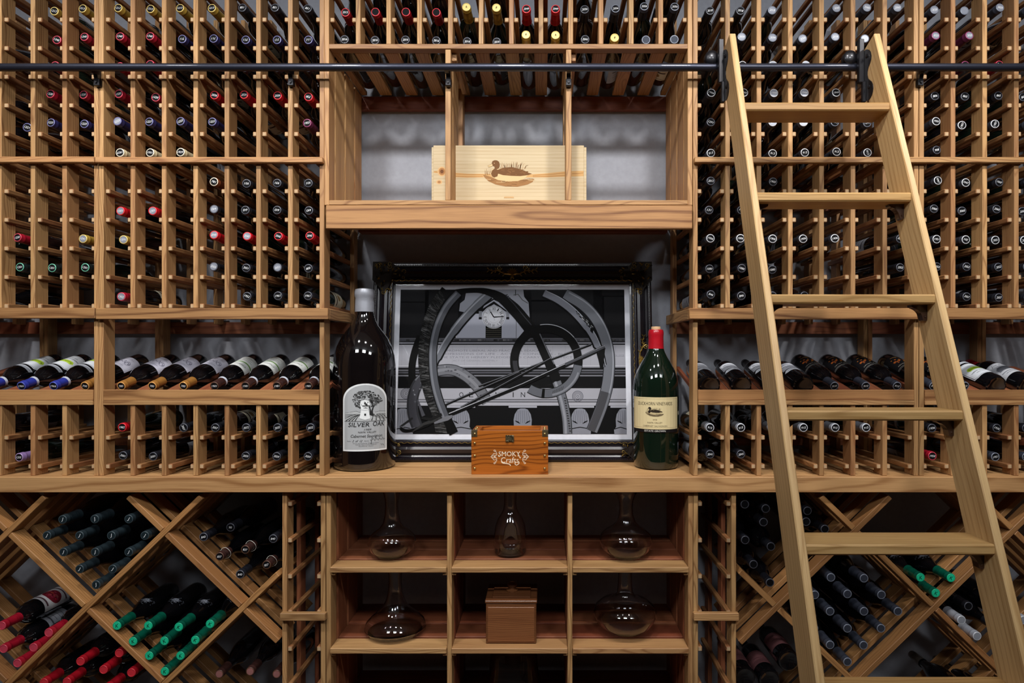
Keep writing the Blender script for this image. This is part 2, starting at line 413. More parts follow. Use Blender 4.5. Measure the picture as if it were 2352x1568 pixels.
# ------------------------------------------------------------------ the room
WALLY = 0.40
structure('wall_back', -3.0, 3.0, WALLY, WALLY+0.08, 0, CEIL, 'wall_paint')
structure('wall_left', -3.08, -3.0, -3.6, WALLY+0.08, 0, CEIL, 'room_paint')
structure('wall_right', 3.0, 3.08, -3.6, WALLY+0.08, 0, CEIL, 'room_paint')
structure('wall_front', -3.08, 3.08, -3.68, -3.6, 0, CEIL, 'room_paint')
structure('floor', -3.08, 3.08, -3.68, WALLY+0.08, -0.06, 0, 'floor_tile')
structure('ceiling', -3.08, 3.08, -3.68, WALLY+0.08, CEIL, CEIL+0.06, 'ceiling_paint')

# ------------------------------------------------------------------ wine racks above the counter
PW = 0.0156          # post width
RW, RH = 0.0155, 0.0158   # rail section
RTOP = Z(-75)
ZC = Z(1092)         # counter top
PD = 0.056           # post depth
YB0, YB1 = 0.325, 0.372   # rear posts
ROW = lambda r: Z(41.4+66.0*r)
LROW = (Z(1005.7), Z(1072.0))
A_P = [-74, -2, 75, 147.7, 220.9]
B_P = [232.4, 304.5, 376.4, 449.0, 520.7, 593.4, 666.6, 739.2]
C_P = [1597.2, 1671.4, 1743.4, 1815.5, 1887.4, 1959.6, 2032.6, 2104.6]
D_P = [2117.2, 2189.5, 2262.3, 2335.0, 2407.5]
T_P = [750.3, 822.4, 892.5, 963.3, 1034.3, 1105.0, 1174.5, 1242.5, 1311.0, 1380.5, 1450.0, 1517.8, 1585.0]
def post(par, px, y0, y1, z0, z1, m='rack_z'):
    x = X(px); return board('post', par, x-PW/2, x+PW/2, y0, y1, z0, z1, m)
RAILM = {}
def rail(par, x0, y0, y1, zc):
    k = round(y1-y0, 4)
    if k not in RAILM:
        v, f = chamfer_box(RW/2, k/2, RH/2, 0.0022)
        RAILM[k] = mesh_from('rail', v, f, ['rail_y', 'end_grain'], [1 if all(abs(v[i][1]) > k/2-0.0001 for i in q) else 0 for q in f])
    return part('rail', par, RAILM[k], Vector((x0+RW/2, (y0+y1)/2, zc))-par.location)
def rail_pair(par, pa, pb, zc, y0=0.009, y1=0.368):
    rail(par, X(pa)+PW/2, y0, y1, zc); rail(par, X(pb)-PW/2-RW, y0, y1, zc)
def wine_rack(label, posts, x_lo=None, x_hi=None, niche=None):
    t = thing('wine_rack', label, 'wine rack', (X(sum(posts)/len(posts)), 0.19, ZC))
    n = len(posts)
    for i, p in enumerate(posts):
        edge = i in (0, n-1)
        post(t, p, 0, PD, Z(731) if edge else Z(707), RTOP)
        post(t, p, YB0, YB1, Z(733) if not edge else ZC, RTOP)
        if edge: post(t, p, 0, PD, ZC, Z(731))
        else:
            post(t, p, 0, PD, ZC, Z(929.6)); post(t, p, YB0, YB1, ZC, Z(929.6))
    for i in range(n-1):
        for r in range(-1, 11): rail_pair(t, posts[i], posts[i+1], ROW(r) if r < 10 else ROW(r)-0.001)
        for z in LROW: rail_pair(t, posts[i], posts[i+1], z)
    xa, xb = X(posts[0])-PW/2, X(posts[-1])+PW/2
    # back boards against the wall
    for py0, py1 in ((726, 758), (404, 424), (140, 160), (1040, 1060)):
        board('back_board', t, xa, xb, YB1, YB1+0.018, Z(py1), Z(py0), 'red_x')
    # display shelf: front board, lip under it, sloping bearers
    xi0, xi1 = X(posts[0])+PW/2+0.0006, X(posts[-1])-PW/2-0.0006
    board('display_board', t, xi0, xi1, -0.003, 0.012, Z(919), Z(895), 'fascia_x')
    board('display_lip', t, xi0, xi1, -0.005, 0.014, Z(929.6), Z(919.4), 'rack_x')
    for i, p in enumerate(posts):
        x = X(p); x0, x1 = x-0.021, x+0.021
        if i == 0: x0 = X(p)+PW/2+0.0006
        if i == n-1: x1 = X(p)-PW/2-0.0006
        c0 = DISP_AX-0.0207; L = 0.33
        cy = 0.02+0.5*L*math.cos(DISP_T); cz = c0-0.0085+0.5*L*math.sin(DISP_T)
        o = board('bearer', t, x0, x1, cy-L/2, cy+L/2, cz-0.0075, cz+0.0075, 'red_y'); o.rotation_euler = (DISP_T, 0, 0)
    return t
DISP_T = math.radians(14.5); DISP_AX = Z(886.5, 0.02)
rackA = wine_rack('tall wine rack at the far left, with blue-capped bottles on its display shelf', A_P)
rackB = wine_rack('tall seven-column wine rack between far left rack and niche with picture', B_P)
rackC = wine_rack('tall seven-column wine rack behind the ladder, beside the niche', C_P)
rackD = wine_rack('tall wine rack at the far right, beyond the ladder', D_P)
wine_rack('wine rack running on past the left edge of the picture', [-376, -303, -231, -158, -86])
wine_rack('wine rack running on past the right edge of the picture', [2419.5, 2492, 2565, 2638, 2711])
# horizontal trims
def front_trim(par, name, xa, xb, py0, py1, m='rack_x', y0=-0.019, y1=-0.0004):
    return board(name, par, xa, xb, y0, y1, Z(py1, y0), Z(py0, y0), m, 0.002)
front_trim(rackA, 'trim_board', X(-383), X(215.4, -0.019), 359, 372.6)
front_trim(rackB, 'trim_board', X(217.6, -0.019), X(740.5, -0.019), 360, 373)
front_trim(rackC, 'trim_board', X(1596, -0.019), X(2718), 360, 373)
front_trim(rackA, 'cornice', X(-383), X(217.3, -0.019), 706.5, 731, 'fascia_x')
front_trim(rackB, 'cornice', X(219, -0.019), X(753.2, -0.019), 707.5, 733, 'fascia_x')
front_trim(rackC, 'cornice', X(1583.6, -0.019), X(2111, -0.019), 707.5, 733, 'fascia_x')
front_trim(rackD, 'cornice', X(2111.6, -0.019), X(2718), 707.5, 733, 'fascia_x')
zc0, zc1 = Z(733, -0.019), Z(707.5, -0.019)
board('cornice_return', rackB, X(739.2)+PW/2+0.0006, X(753.2, -0.019), -0.0002, 0.372, zc0, zc1, 'rack_y', 0.002)
board('cornice_return', rackC, X(1583.6, -0.019), X(1597.2)-PW/2-0.0006, -0.0002, 0.372, zc0, zc1, 'rack_y', 0.002)

# ------------------------------------------------------------------ rack and open shelf over the niche
rackT = thing('wine_rack', 'wine rack above the niche, with three open compartments under it', 'wine rack', (X(1168), 0.19, Z(470)))
SHZ = Z(459.5)
for i, p in enumerate(T_P):
    edge = i in (0, 12)
    post(rackT, p, 0, PD, Z(471) if edge else Z(101), RTOP)
    if not edge: post(rackT, p, YB0, YB1, Z(101), RTOP)
    if i < 12:
        rail_pair(rackT, T_P[i], T_P[i+1], Z(42))
        rail_pair(rackT, T_P[i], T_P[i+1], Z(-24))
board('bottom_board', rackT, X(750.3)+PW/2, X(1585)-PW/2, -0.001, 0.032, Z(112), Z(101), 'rack_x')
for p in T_P[1:-1]:
    x = X(p); board('slat', rackT, x-0.0225, x+0.0225, 0.033, 0.372, Z(112), Z(101)-0.0012, 'rack_y')
for p, s in ((750.3, 1), (1585.0, -1)):
    x = X(p)+s*PW/2; board('slat', rackT, min(x, x+s*0.022), max(x, x+s*0.022), 0.033, 0.372, Z(112), Z(101)-0.0012, 'rack_y')
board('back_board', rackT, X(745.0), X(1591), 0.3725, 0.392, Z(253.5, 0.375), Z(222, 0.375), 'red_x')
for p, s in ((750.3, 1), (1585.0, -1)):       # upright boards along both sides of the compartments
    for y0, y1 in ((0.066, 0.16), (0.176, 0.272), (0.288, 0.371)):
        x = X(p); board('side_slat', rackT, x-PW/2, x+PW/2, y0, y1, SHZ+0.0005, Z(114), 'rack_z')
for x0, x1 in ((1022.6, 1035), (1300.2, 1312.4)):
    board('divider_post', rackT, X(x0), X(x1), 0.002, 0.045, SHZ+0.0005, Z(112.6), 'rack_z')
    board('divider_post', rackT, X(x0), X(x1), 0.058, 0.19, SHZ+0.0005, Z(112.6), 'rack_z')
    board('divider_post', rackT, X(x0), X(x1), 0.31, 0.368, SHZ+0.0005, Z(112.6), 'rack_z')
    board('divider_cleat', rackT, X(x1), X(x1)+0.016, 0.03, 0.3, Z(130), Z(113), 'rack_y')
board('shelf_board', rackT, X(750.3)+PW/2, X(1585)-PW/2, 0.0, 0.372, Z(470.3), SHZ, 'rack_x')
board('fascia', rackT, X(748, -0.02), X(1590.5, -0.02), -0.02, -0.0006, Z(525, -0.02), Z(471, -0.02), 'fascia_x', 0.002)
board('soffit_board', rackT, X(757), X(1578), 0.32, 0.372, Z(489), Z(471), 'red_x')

# ------------------------------------------------------------------ counter
ct = thing('worktop', 'long wooden counter with pale grained front edge running under all the racks', 'counter', (X(1170), 0.18, Z(1131, -0.02)))
board('worktop_board', ct, X(-383), X(2718), 0.012, 0.385, ZC-0.026, ZC-0.0004, 'counter_x', 0.001)
board('front_edge', ct, X(-383), X(2718), -0.021, 0.0114, Z(1131, -0.021), ZC-0.0004, 'counter_x', 0.002)

# ------------------------------------------------------------------ lower racks: diamond bins
ZU = Z(1131)-0.001
ZLOW = 0.10
def clip_line(cx, cz, dx, dz, x0, x1, z0, z1):
    t0, t1 = -9.0, 9.0
    for c, d, lo, hi in ((cx, dx, x0, x1), (cz, dz, z0, z1)):
        a, b = (lo-c)/d, (hi-c)/d
        if a > b: a, b = b, a
        t0, t1 = max(t0, a), min(t1, b)
    return t0, t1
def diamond(label, nx, ny, hw, hh, pxa, pxb, k0, k1):
    t = thing('diamond_rack', label, 'wine rack', (X((pxa+pxb)/2), 0.16, ZLOW))
    xa, xb = X(pxa), X(pxb); th = 0.018
    for i in range(k0, k1+1):
        cx, cz = X(nx+2*hw*i), Z(ny)
        for sgn in (1, -1):                      # sgn 1: rises to the right
            dx, dz = hw*0.00145, sgn*hh*0.00145
            L = math.hypot(dx, dz); dx /= L; dz /= L; ang = math.atan2(dz, dx)
            e = th*0.75
            t0, t1 = clip_line(cx, cz, dx, dz, xa+e, xb-e, ZLOW, ZU-e)
            if t1-t0 < 0.06: continue
            segs = [(t0, t1)]
            if sgn < 0:                          # cut where the other boards pass
                cuts = []; step = L
                gap = th*0.56/abs(math.sin(2*ang))
                k = -12
                while k < 13:
                    c = k*step
                    if t0-0.02 < c < t1+0.02: cuts.append(c)
                    k += 1
                segs = []; s = t0
                for c in cuts:
                    segs.append((s, c-gap)); s = c+gap
                segs.append((s, t1))
            for y0, y1 in ((0, 0.05), (0.088, 0.135), (0.173, 0.22), (0.258, 0.305)):
                for a, b in segs:
                    if b-a < 0.03: continue
                    m = (a+b)/2; c = (cx+dx*m, cz+dz*m)
                    o = board('bin_slat', t, c[0]-(b-a)/2, c[0]+(b-a)/2, y0, y1, c[1]-th/2, c[1]+th/2, 'bin_x', 0.0015)
                    o.rotation_euler = (0, -ang, 0)
    return t
binL = diamond('diamond bin rack of crossed boards under the counter, filled with green-capped bottles', 377, 1222, 180, 174, -383, 646.5, -4, 2)
binR = diamond('diamond bin rack of crossed boards under the counter, behind the ladder', 1966, 1218, 181.5, 176.5, 1691, 2718, -2, 4)
# narrow single-column racks
def narrow_rack(label, pa, pb, trim):
    t = thing('narrow_rack', label, 'wine rack', (X((pa+pb)/2), 0.17, ZLOW))
    for p in (pa, pb):
        post(t, p, 0, PD, ZLOW, ZU)
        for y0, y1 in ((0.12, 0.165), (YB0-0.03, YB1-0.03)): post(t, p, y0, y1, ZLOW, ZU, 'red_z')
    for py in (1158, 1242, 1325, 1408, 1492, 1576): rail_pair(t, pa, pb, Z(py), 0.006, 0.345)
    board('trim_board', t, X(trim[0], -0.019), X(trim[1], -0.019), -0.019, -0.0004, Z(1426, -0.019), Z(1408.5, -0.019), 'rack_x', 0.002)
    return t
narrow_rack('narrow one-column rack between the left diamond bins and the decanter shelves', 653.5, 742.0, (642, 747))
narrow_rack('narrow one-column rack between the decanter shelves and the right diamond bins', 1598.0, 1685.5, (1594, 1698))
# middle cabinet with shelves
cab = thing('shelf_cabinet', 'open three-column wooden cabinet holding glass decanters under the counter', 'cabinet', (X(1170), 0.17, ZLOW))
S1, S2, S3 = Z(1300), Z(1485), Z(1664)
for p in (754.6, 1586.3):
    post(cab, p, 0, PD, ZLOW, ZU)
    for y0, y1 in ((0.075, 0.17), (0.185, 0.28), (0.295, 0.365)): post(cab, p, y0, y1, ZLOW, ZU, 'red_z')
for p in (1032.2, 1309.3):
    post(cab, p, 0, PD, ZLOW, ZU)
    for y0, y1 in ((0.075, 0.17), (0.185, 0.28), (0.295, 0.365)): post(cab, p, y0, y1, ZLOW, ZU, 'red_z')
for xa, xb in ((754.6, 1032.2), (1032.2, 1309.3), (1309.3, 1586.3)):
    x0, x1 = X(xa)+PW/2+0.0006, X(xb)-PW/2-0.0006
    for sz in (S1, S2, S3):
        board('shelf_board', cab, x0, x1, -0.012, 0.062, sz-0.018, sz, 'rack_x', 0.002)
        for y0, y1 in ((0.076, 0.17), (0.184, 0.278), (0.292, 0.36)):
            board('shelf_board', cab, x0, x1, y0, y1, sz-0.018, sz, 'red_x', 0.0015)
        for a, b in ((x0, x0+0.014), (x1-0.014, x1)):
            board('shelf_cleat', cab, a, b, 0.0, 0.35, sz-0.03, sz-0.0184, 'rack_y')

# ------------------------------------------------------------------ bottles
BP = dict(
    bordeaux=[(0, 0.012), (0.022, 0.004), (0.030, 0.0), (0.0345, 0.002), (0.0372, 0.009), (0.0375, 0.02), (0.0375, 0.184), (0.0362, 0.196), (0.0305, 0.211), (0.0215, 0.224), (0.0165, 0.233), (0.0147, 0.244), (0.0140, 0.256), (0.0136, 0.297), (0, 0.297)],
    burgundy=[(0, 0.012), (0.024, 0.004), (0.032, 0.0), (0.0360, 0.002), (0.0385, 0.009), (0.0387, 0.02), (0.0387, 0.122), (0.0374, 0.140), (0.0330, 0.161), (0.0255, 0.184), (0.0190, 0.203), (0.0160, 0.217), (0.0147, 0.232), (0.0138, 0.262), (0.0136, 0.297), (0, 0.297)])
GLASS = {}
def glass_mesh(kind, mat):
    k = (kind, mat)
    if k not in GLASS: GLASS[k] = lathe_mesh('bottle_glass', BP[kind], mat, 20)
    return GLASS[k]
CAPM = {}
def cap_mesh(col, long=False):
    k = (col, long)
    if k not in CAPM:
        z0 = 0.208 if long else 0.237
        r0 = 0.0250 if long else 0.0203
        pr = [(0.0152, 0.256), (0.0149, 0.280), (0.0150, 0.2815), (0.0158, 0.2825), (0.0158, 0.2875), (0.0151, 0.2885), (0.0150, 0.2965), (0.0144, 0.2992), (0.0134, 0.3000), (0.0120, 0.3000), (0.0116, 0.2990), (0, 0.2990)]
        pr = ([(0.0178, 0.2285), (0.0162, 0.236), (0.0155, 0.245), (0.0160, 0.247), (0.0155, 0.249), (0.0153, 0.252), (0.0159, 0.254)] if long else [(0.0160, 0.2425)])+pr
        n = len(pr)
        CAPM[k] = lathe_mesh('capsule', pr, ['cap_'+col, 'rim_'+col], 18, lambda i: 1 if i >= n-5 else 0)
    return CAPM[k]
STK = {}
def sticker_mesh(mat):
    if mat not in STK: STK[mat] = lathe_mesh('sticker', [(0.0117, 0.2991), (0.0114, 0.2999), (0, 0.2999)], mat, 16, None, False)
    return STK[mat]
NUM = {}
def number_mesh(st, h=0.0072, w=None, ink='ink_white'):
    if st == 'K': h, w, ink = 0.012, 0.011, 'sticker_black'
    if st == 'J': h, w = 0.013, 0.007
    k = (st, h)
    if k not in NUM:
        vs, fs, x0, x1, y0, y1 = text_polys(st, 0.25)
        ww = min(0.0185, 0.0050*len(st)) if w is None else w
        kx = ww/(x1-x0); ky = h/(y1-y0)
        NUM[k] = mesh_from('number', [((a-(x0+x1)/2)*kx, (b-(y0+y1)/2)*ky, 0.3003) for a, b in vs], fs, ink)
    return NUM[k]
LBL = {}
def generic_label(kind):
    if kind not in LBL:
        p = Print()
        rr = 0.0375
        if kind == 'grey':
            p.rect(-0.040, 0.055, 0.040, 0.150, (150, 152, 160))
            for i, wd in enumerate((0.05, 0.036, 0.044, 0.03)): p.rect(-wd/2, 0.128-0.018*i, wd/2, 0.128-0.018*i+(0.006 if i == 0 else 0.002), (70, 70, 78), i == 0)
        elif kind == 'cream':
            p.rect(-0.038, 0.06, 0.038, 0.140, (204, 196, 172)); p.rect(-0.030, 0.115, 0.030, 0.124, (80, 60, 50)); p.disc(0, 0.095, 0.012, 0.012, (140, 110, 70)); p.rect(-0.025, 0.07, 0.025, 0.073, (90, 80, 70))
        elif kind == 'dark':
            p.rect(-0.040, 0.06, 0.040, 0.150, (36, 36, 42)); p.ring(0, 0.11, 0.02, 0.026, 0.0015, (120, 116, 110)); p.rect(-0.028, 0.075, 0.028, 0.078, (120, 116, 110))
        elif kind == 'mauve':
            p.rect(-0.055, 0.05, 0.055, 0.135, (112, 72, 74)); p.rect(-0.055, 0.128, 0.055, 0.131, (70, 40, 44)); p.rect(-0.03, 0.085, 0.03, 0.088, (80, 48, 50))
        elif kind == 'green':
            p.rect(-0.04, 0.05, 0.04, 0.12, (84, 122, 66)); p.rect(-0.03, 0.09, 0.03, 0.096, (40, 60, 30))
        elif kind == 'oval':      # white octagonal label with a lime oval
            p.poly([(-0.046, 0.052), (-0.046, 0.13), (-0.030, 0.15), (0.030, 0.15), (0.046, 0.13), (0.046, 0.052), (0.030, 0.042), (-0.030, 0.042)], (214, 218, 224))
            p.stroke([(-0.042, 0.055), (-0.042, 0.128), (-0.029, 0.146), (0.029, 0.146), (0.042, 0.128), (0.042, 0.055), (0.029, 0.046), (-0.029, 0.046), (-0.042, 0.055)], 0.0014, (50, 52, 60))
            p.poly([(-0.028, 0.103), (-0.022, 0.113), (0.022, 0.113), (0.028, 0.103), (0.022, 0.092), (-0.022, 0.092)], (176, 206, 60))
            p.text('Rombauer', 0, 0.1025, 0.042, 0.009, (40, 44, 30)); p.text('CABERNET SAUVIGNON', 0, 0.078, 0.060, 0.0055, (40, 40, 46)); p.text('NAPA VALLEY', 0, 0.066, 0.034, 0.004, (70, 70, 76), up=False)
            p.poly([(-0.04, 0.160), (-0.036, 0.176), (0.036, 0.176), (0.04, 0.160)], (190, 194, 202)); p.rect(-0.034, 0.166, 0.034, 0.1675, (50, 52, 60))
        elif kind == 'script':    # pale lavender label with a flourish of handwriting
            p.rect(-0.047, 0.062, 0.047, 0.155, (206, 204, 218))
            p.stroke([(-0.026+0.052*i/40, 0.108+0.012*math.sin(i*0.9)*math.cos(i*0.21)) for i in range(41)], 0.0014, (80, 74, 100))
            p.ring(-0.020, 0.112, 0.008, 0.013, 0.0014, (80, 74, 100)); p.rect(-0.02, 0.138, 0.02, 0.1395, (110, 106, 130)); p.rect(-0.024, 0.080, 0.024, 0.0812, (110, 106, 130), False); p.rect(-0.016, 0.073, 0.016, 0.074, (110, 106, 130), False)
        elif kind == 'stripe':    # white label crossed by a green band
            p.rect(-0.044, 0.055, 0.044, 0.165, (212, 214, 210)); p.rect(-0.044, 0.112, 0.044, 0.119, (92, 138, 52))
            p.text('Chateau', 0, 0.142, 0.046, 0.010, (60, 60, 66), 0.3); p.rect(-0.025, 0.095, 0.025, 0.097, (90, 90, 96)); p.rect(-0.018, 0.085, 0.018, 0.0865, (90, 90, 96), False); p.rect(-0.022, 0.07, 0.022, 0.0712, (90, 90, 96), False)
        elif kind == 'ember':     # black label with an orange picture
            p.rect(-0.044, 0.048, 0.044, 0.15, (18, 17, 20)); p.rect(-0.044, 0.1492, 0.044, 0.1505, (150, 146, 140)); p.rect(-0.044, 0.155, 0.044, 0.156, (150, 146, 140), False)
            p.text('NAPA VALLEY', 0, 0.136, 0.06, 0.006, (170, 164, 150))
            q = random.Random(3)
            for i in range(26): p.disc(q.uniform(-0.026, 0.026), q.uniform(0.078, 0.122), q.uniform(0.002, 0.006), q.uniform(0.0015, 0.004), (q.randint(130, 200), q.randint(70, 110), q.randint(20, 46)), 7, i == 0)
            p.rect(-0.016, 0.06, 0.016, 0.063, (170, 120, 60))
        elif kind == 'crest':     # white label over a curved scroll
            p.rect(-0.034, 0.098, 0.034, 0.158, (192, 194, 202)); p.stroke([(-0.031, 0.101), (-0.031, 0.155), (0.031, 0.155), (0.031, 0.101), (-0.031, 0.101)], 0.001, (90, 90, 100)); p.rect(-0.022, 0.138, 0.022, 0.142, (70, 70, 80)); p.rect(-0.026, 0.125, 0.026, 0.1275, (90, 90, 100), False); p.rect(-0.016, 0.114, 0.016, 0.116, (90, 90, 100), False)
            p.poly([(-0.036, 0.080), (-0.026, 0.092), (0, 0.096), (0.026, 0.092), (0.036, 0.080), (0.024, 0.074), (0, 0.078), (-0.024, 0.074)], (186, 190, 198)); p.stroke([(-0.022, 0.083), (0, 0.087), (0.022, 0.083)], 0.0025, (80, 80, 90))
        elif kind == 'estate':    # grey label with an engraving and a signature
            p.rect(-0.046, 0.05, 0.046, 0.155, (190, 192, 198)); p.text('Jordan', 0, 0.138, 0.05, 0.014, (50, 50, 58), 0.35); p.rect(-0.026, 0.088, 0.026, 0.112, (110, 112, 120)); p.rect(-0.02, 0.108, 0.02, 0.118, (90, 92, 100)); p.rect(-0.03, 0.074, 0.03, 0.077, (100, 102, 110)); p.rect(-0.02, 0.064, 0.02, 0.066, (100, 102, 110), False)
        elif kind == 'scarlet':   # white label with a dark red picture
            p.rect(-0.048, 0.05, 0.048, 0.165, (206, 204, 206)); p.disc(0, 0.108, 0.036, 0.028, (122, 30, 44))
            q = random.Random(5)
            for i in range(18): p.disc(q.uniform(-0.024, 0.024), q.uniform(0.092, 0.124), q.uniform(0.003, 0.007), q.uniform(0.002, 0.005), (q.randint(150, 206), q.randint(40, 90), q.randint(60, 90)), 7, i == 0)
            p.rect(-0.03, 0.148, 0.03, 0.155, (90, 60, 66)); p.rect(-0.036, 0.064, 0.036, 0.07, (90, 60, 66), False)
        elif kind == 'lace':      # silver lace neck ornament of the green-capped bottles
            rr = 0.0335
            q = random.Random(9)
            for i in range(70):
                u, v = q.gauss(0, 0.011), q.gauss(0.165, 0.009); p.ring(u, v, q.uniform(0.001, 0.003), q.uniform(0.001, 0.003), 0.0005, (150, 156, 170), 7, up=(i == 0))
            p.ring(0, 0.166, 0.009, 0.011, 0.0009, (210, 214, 226)); p.ring(0, 0.166, 0.006, 0.008, 0.0008, (210, 214, 226)); p.text('S', 0, 0.166, 0.005, 0.008, (220, 224, 232))
        LBL[kind] = p.mesh('label', 'printed_paper', {'lace': 0.0362}.get(kind, 0.0377))
    return LBL[kind]
BAND = {}
def band_mesh(mat):
    if mat not in BAND: BAND[mat] = lathe_mesh('neck_band', [(0.0174, 0.2435), (0.0166, 0.2475), (0.0160, 0.2520)], mat, 18)
    return BAND[mat]
plain('band_white', (196, 200, 212), 0.5)
COUNT = {}
def bottle(label, cap_at, direction, cap='black', num=None, stk='sticker_black', lbl=None, roll=math.pi, kind='bordeaux', glass='bottle_black', group='bottles in the racks', long=False, numrot=0.0, band=None, base_at=None, length=0.3005, scale=1.0):
    d = Vector(direction).normalized()
    base = Vector(cap_at)+d*length*scale if base_at is None else Vector(base_at)
    q = Vector((0, 0, 1)).rotation_difference(-d).to_matrix().to_4x4()
    t = thing('wine_bottle', label, 'wine bottle', group=group, mat=Matrix.Translation(base) @ q @ Matrix.Rotation(roll, 4, 'Z') @ Matrix.Scale(scale, 4))
    part('glass', t, glass_mesh(kind, glass))
    c = part('capsule', t, cap_mesh(cap, long))
    if stk: part('sticker', c, sticker_mesh(stk))
    if num: part('number', c, number_mesh(num), rot=(0, 0, -roll+numrot))
    if lbl: part('label', t, generic_label(lbl))
    if band: part('neck_band', t, band_mesh(band))
    return t
ORD = ['first', 'second', 'third', 'fourth', 'fifth', 'sixth', 'seventh', 'eighth', 'ninth', 'tenth', 'eleventh', 'twelfth']
NAMEC = dict(gold='gold', red='red', dark_red='dark red', bright_red='bright red', navy='navy', black='black', grey='grey', silver='silver', cream='cream', teal='green', lilac='lilac', purple='purple',
             orange='amber', blue='blue', slate='slate grey', brown='brown', pink='pinkish', champagne='dull bronze', white_ring='white-ringed black', green_ring='green-ringed black', copper='copper')
def rack_bottle(rackname, posts, ci, zc, rowname, cap, num, px=None, py=None, stk='sticker_black', colname=None, lbl=None, numrot=None, **kw):
    pa, pb = posts[ci], posts[ci+1]
    half = (X(pb)-X(pa))/2-PW/2-RW
    cx = (X(pa)+X(pb))/2
    az = zc+RH/2+math.sqrt(max(0.0376**2-half**2, 1e-5))+0.0008
    yc = 0.022+R.uniform(-0.004, 0.006)
    x = cx+R.uniform(-0.004, 0.004); z = az+R.uniform(-0.003, 0.003)
    if px is not None: x = max(cx-0.015, min(cx+0.015, X(px, yc)))
    if py is not None: z = max(az-0.010, min(az+0.016, Z(py, yc)))
    d = Vector((cx-x, 0.17, az-z)).normalized()
    col = colname or ORD[ci]
    lab = '%s-capped bottle, %s column, %s row %s' % (NAMEC[cap], col, rowname, rackname)
    if numrot is None: numrot = R.uniform(-0.35, 0.35)
    if lbl is None: lbl = R.choice(['grey', 'dark', 'cream', 'dark', 'grey'])
    return bottle(lab, (x, yc, z), d, cap, num, stk, lbl, R.uniform(0.3, 6.0) if lbl != 'none' else 0, R.choice(['bordeaux', 'bordeaux', 'burgundy']) if half < 0.0335 else 'bordeaux', R.choice(['bottle_black', 'bottle_black', 'bottle_green', 'bottle_brown']), numrot=numrot, **kw)
PI = math.pi
# (column, row, capsule, number, pixel x, pixel y, flags)  U: number upside down, S: pale sticker with painted glare
TAB_A = [
 (1,1,'black','1340',None,None,''),(1,3,'red','1320',None,None,''),(0,1,'red','1340',None,None,''),(0,3,'red','1320',None,None,''),(0,4,'navy','1223',None,None,''),(0,9,'green_ring','1201',None,None,''),(0,10,'black','2050',None,None,''),(0,8,'red','1250',None,None,''),
 (2,0,'gold','1213',124,25,''),(3,0,'gold','1213',189,19,''),(2,1,'red','1340',130,91,''),(3,1,'red','1340',193,84,''),(2,2,'red','1340',126,150,''),
 (2,3,'red','1320',115,215,''),(3,3,'red','1320',191,217,''),(1,4,'navy','1221',62,292,''),(2,4,'navy','1223',114,281,''),(3,4,'navy','1223',193,284,''),
 (1,8,'red','1250',36,545,''),(3,8,'gold','1591',190,548,'S'),(1,9,'green_ring','1201',45,613,''),(2,9,'green_ring','1201',119,615,''),(3,9,'green_ring','1201',195,614,'')]
TAB_A = [t for t in TAB_A if not (t[0] == 1 and t[1] in (1, 3))]
TAB_B = [
 (0,0,'gold','1213',271,18,''),(1,0,'gold','1213',345,20,''),(2,0,'gold','1213',412,17,''),(3,0,'gold','1213',486,18,''),(4,0,'black','851',556,14,''),(5,0,'black','851',631,17,''),(6,0,'black','851',706,19,''),
 (0,1,'red','1340',275,83,''),(1,1,'red','1340',344,82,''),(2,1,'navy','711',418,89,'U'),(3,1,'navy','711',490,88,'U'),(4,1,'navy','711',564,91,'U'),(5,1,'navy','711',636,91,'U'),(6,1,'navy','711',708,91,''),
 (0,2,'red','1331',275,152,''),(1,2,'red','1331',344,147,''),(2,2,'black','720',416,154,''),(3,2,'black','720',490,154,''),(4,2,'black','720',562,155,''),(5,2,'black','720',636,155,''),(6,2,'black','720',708,155,''),
 (0,3,'red','1320',272,215,''),(1,3,'red','1320',357,223,''),(3,3,'bright_red','2026',492,218,''),(4,3,'bright_red','2026',560,217,''),(5,3,'bright_red','2026',637,219,''),(6,3,'bright_red','730',708,222,'U'),
 (0,4,'navy','1223',269,278,'S'),(1,4,'navy','1223',342,279,''),(2,4,'navy','1223',414,278,''),(3,4,'navy','1223',487,279,''),(6,4,'purple','1933',705,282,''),
 (0,5,'cream','1929',275,350,'U'),(1,5,'cream','1931',344,350,''),(2,5,'cream','1929',414,349,''),
 (3,6,'copper','781',491,417,''),(4,6,'black','931',566,421,'U'),(5,6,'black','931',636,420,'U'),(6,6,'black','931',708,420,'U'),
 (0,7,'bright_red','1301',276,484,'S'),(1,7,'bright_red','1301',350,484,'S'),(3,7,'black','643',491,480,'US'),(4,7,'black','643',563,482,'U'),(5,7,'black','643',636,482,'U'),(6,7,'black','643',709,483,'U'),
 (0,8,'gold','1591',283,550,'S'),(3,8,'bright_red','2045',491,539,'S'),(4,8,'bright_red','2045',567,542,'S'),(5,8,'bright_red','2045',639,542,''),(6,8,'bright_red','2045',711,541,''),
 (3,9,'black','2050',490,612,'S'),(4,9,'black','2051',565,615,''),(5,9,'black','2051',637,614,'S'),(6,9,'black','800',708,616,''),
 (0,10,'red','1302',278,681,'S'),(4,10,'black','1952',567,680,''),(5,10,'black','1961',638,679,'U'),(6,10,'black','1961',707,679,'')]
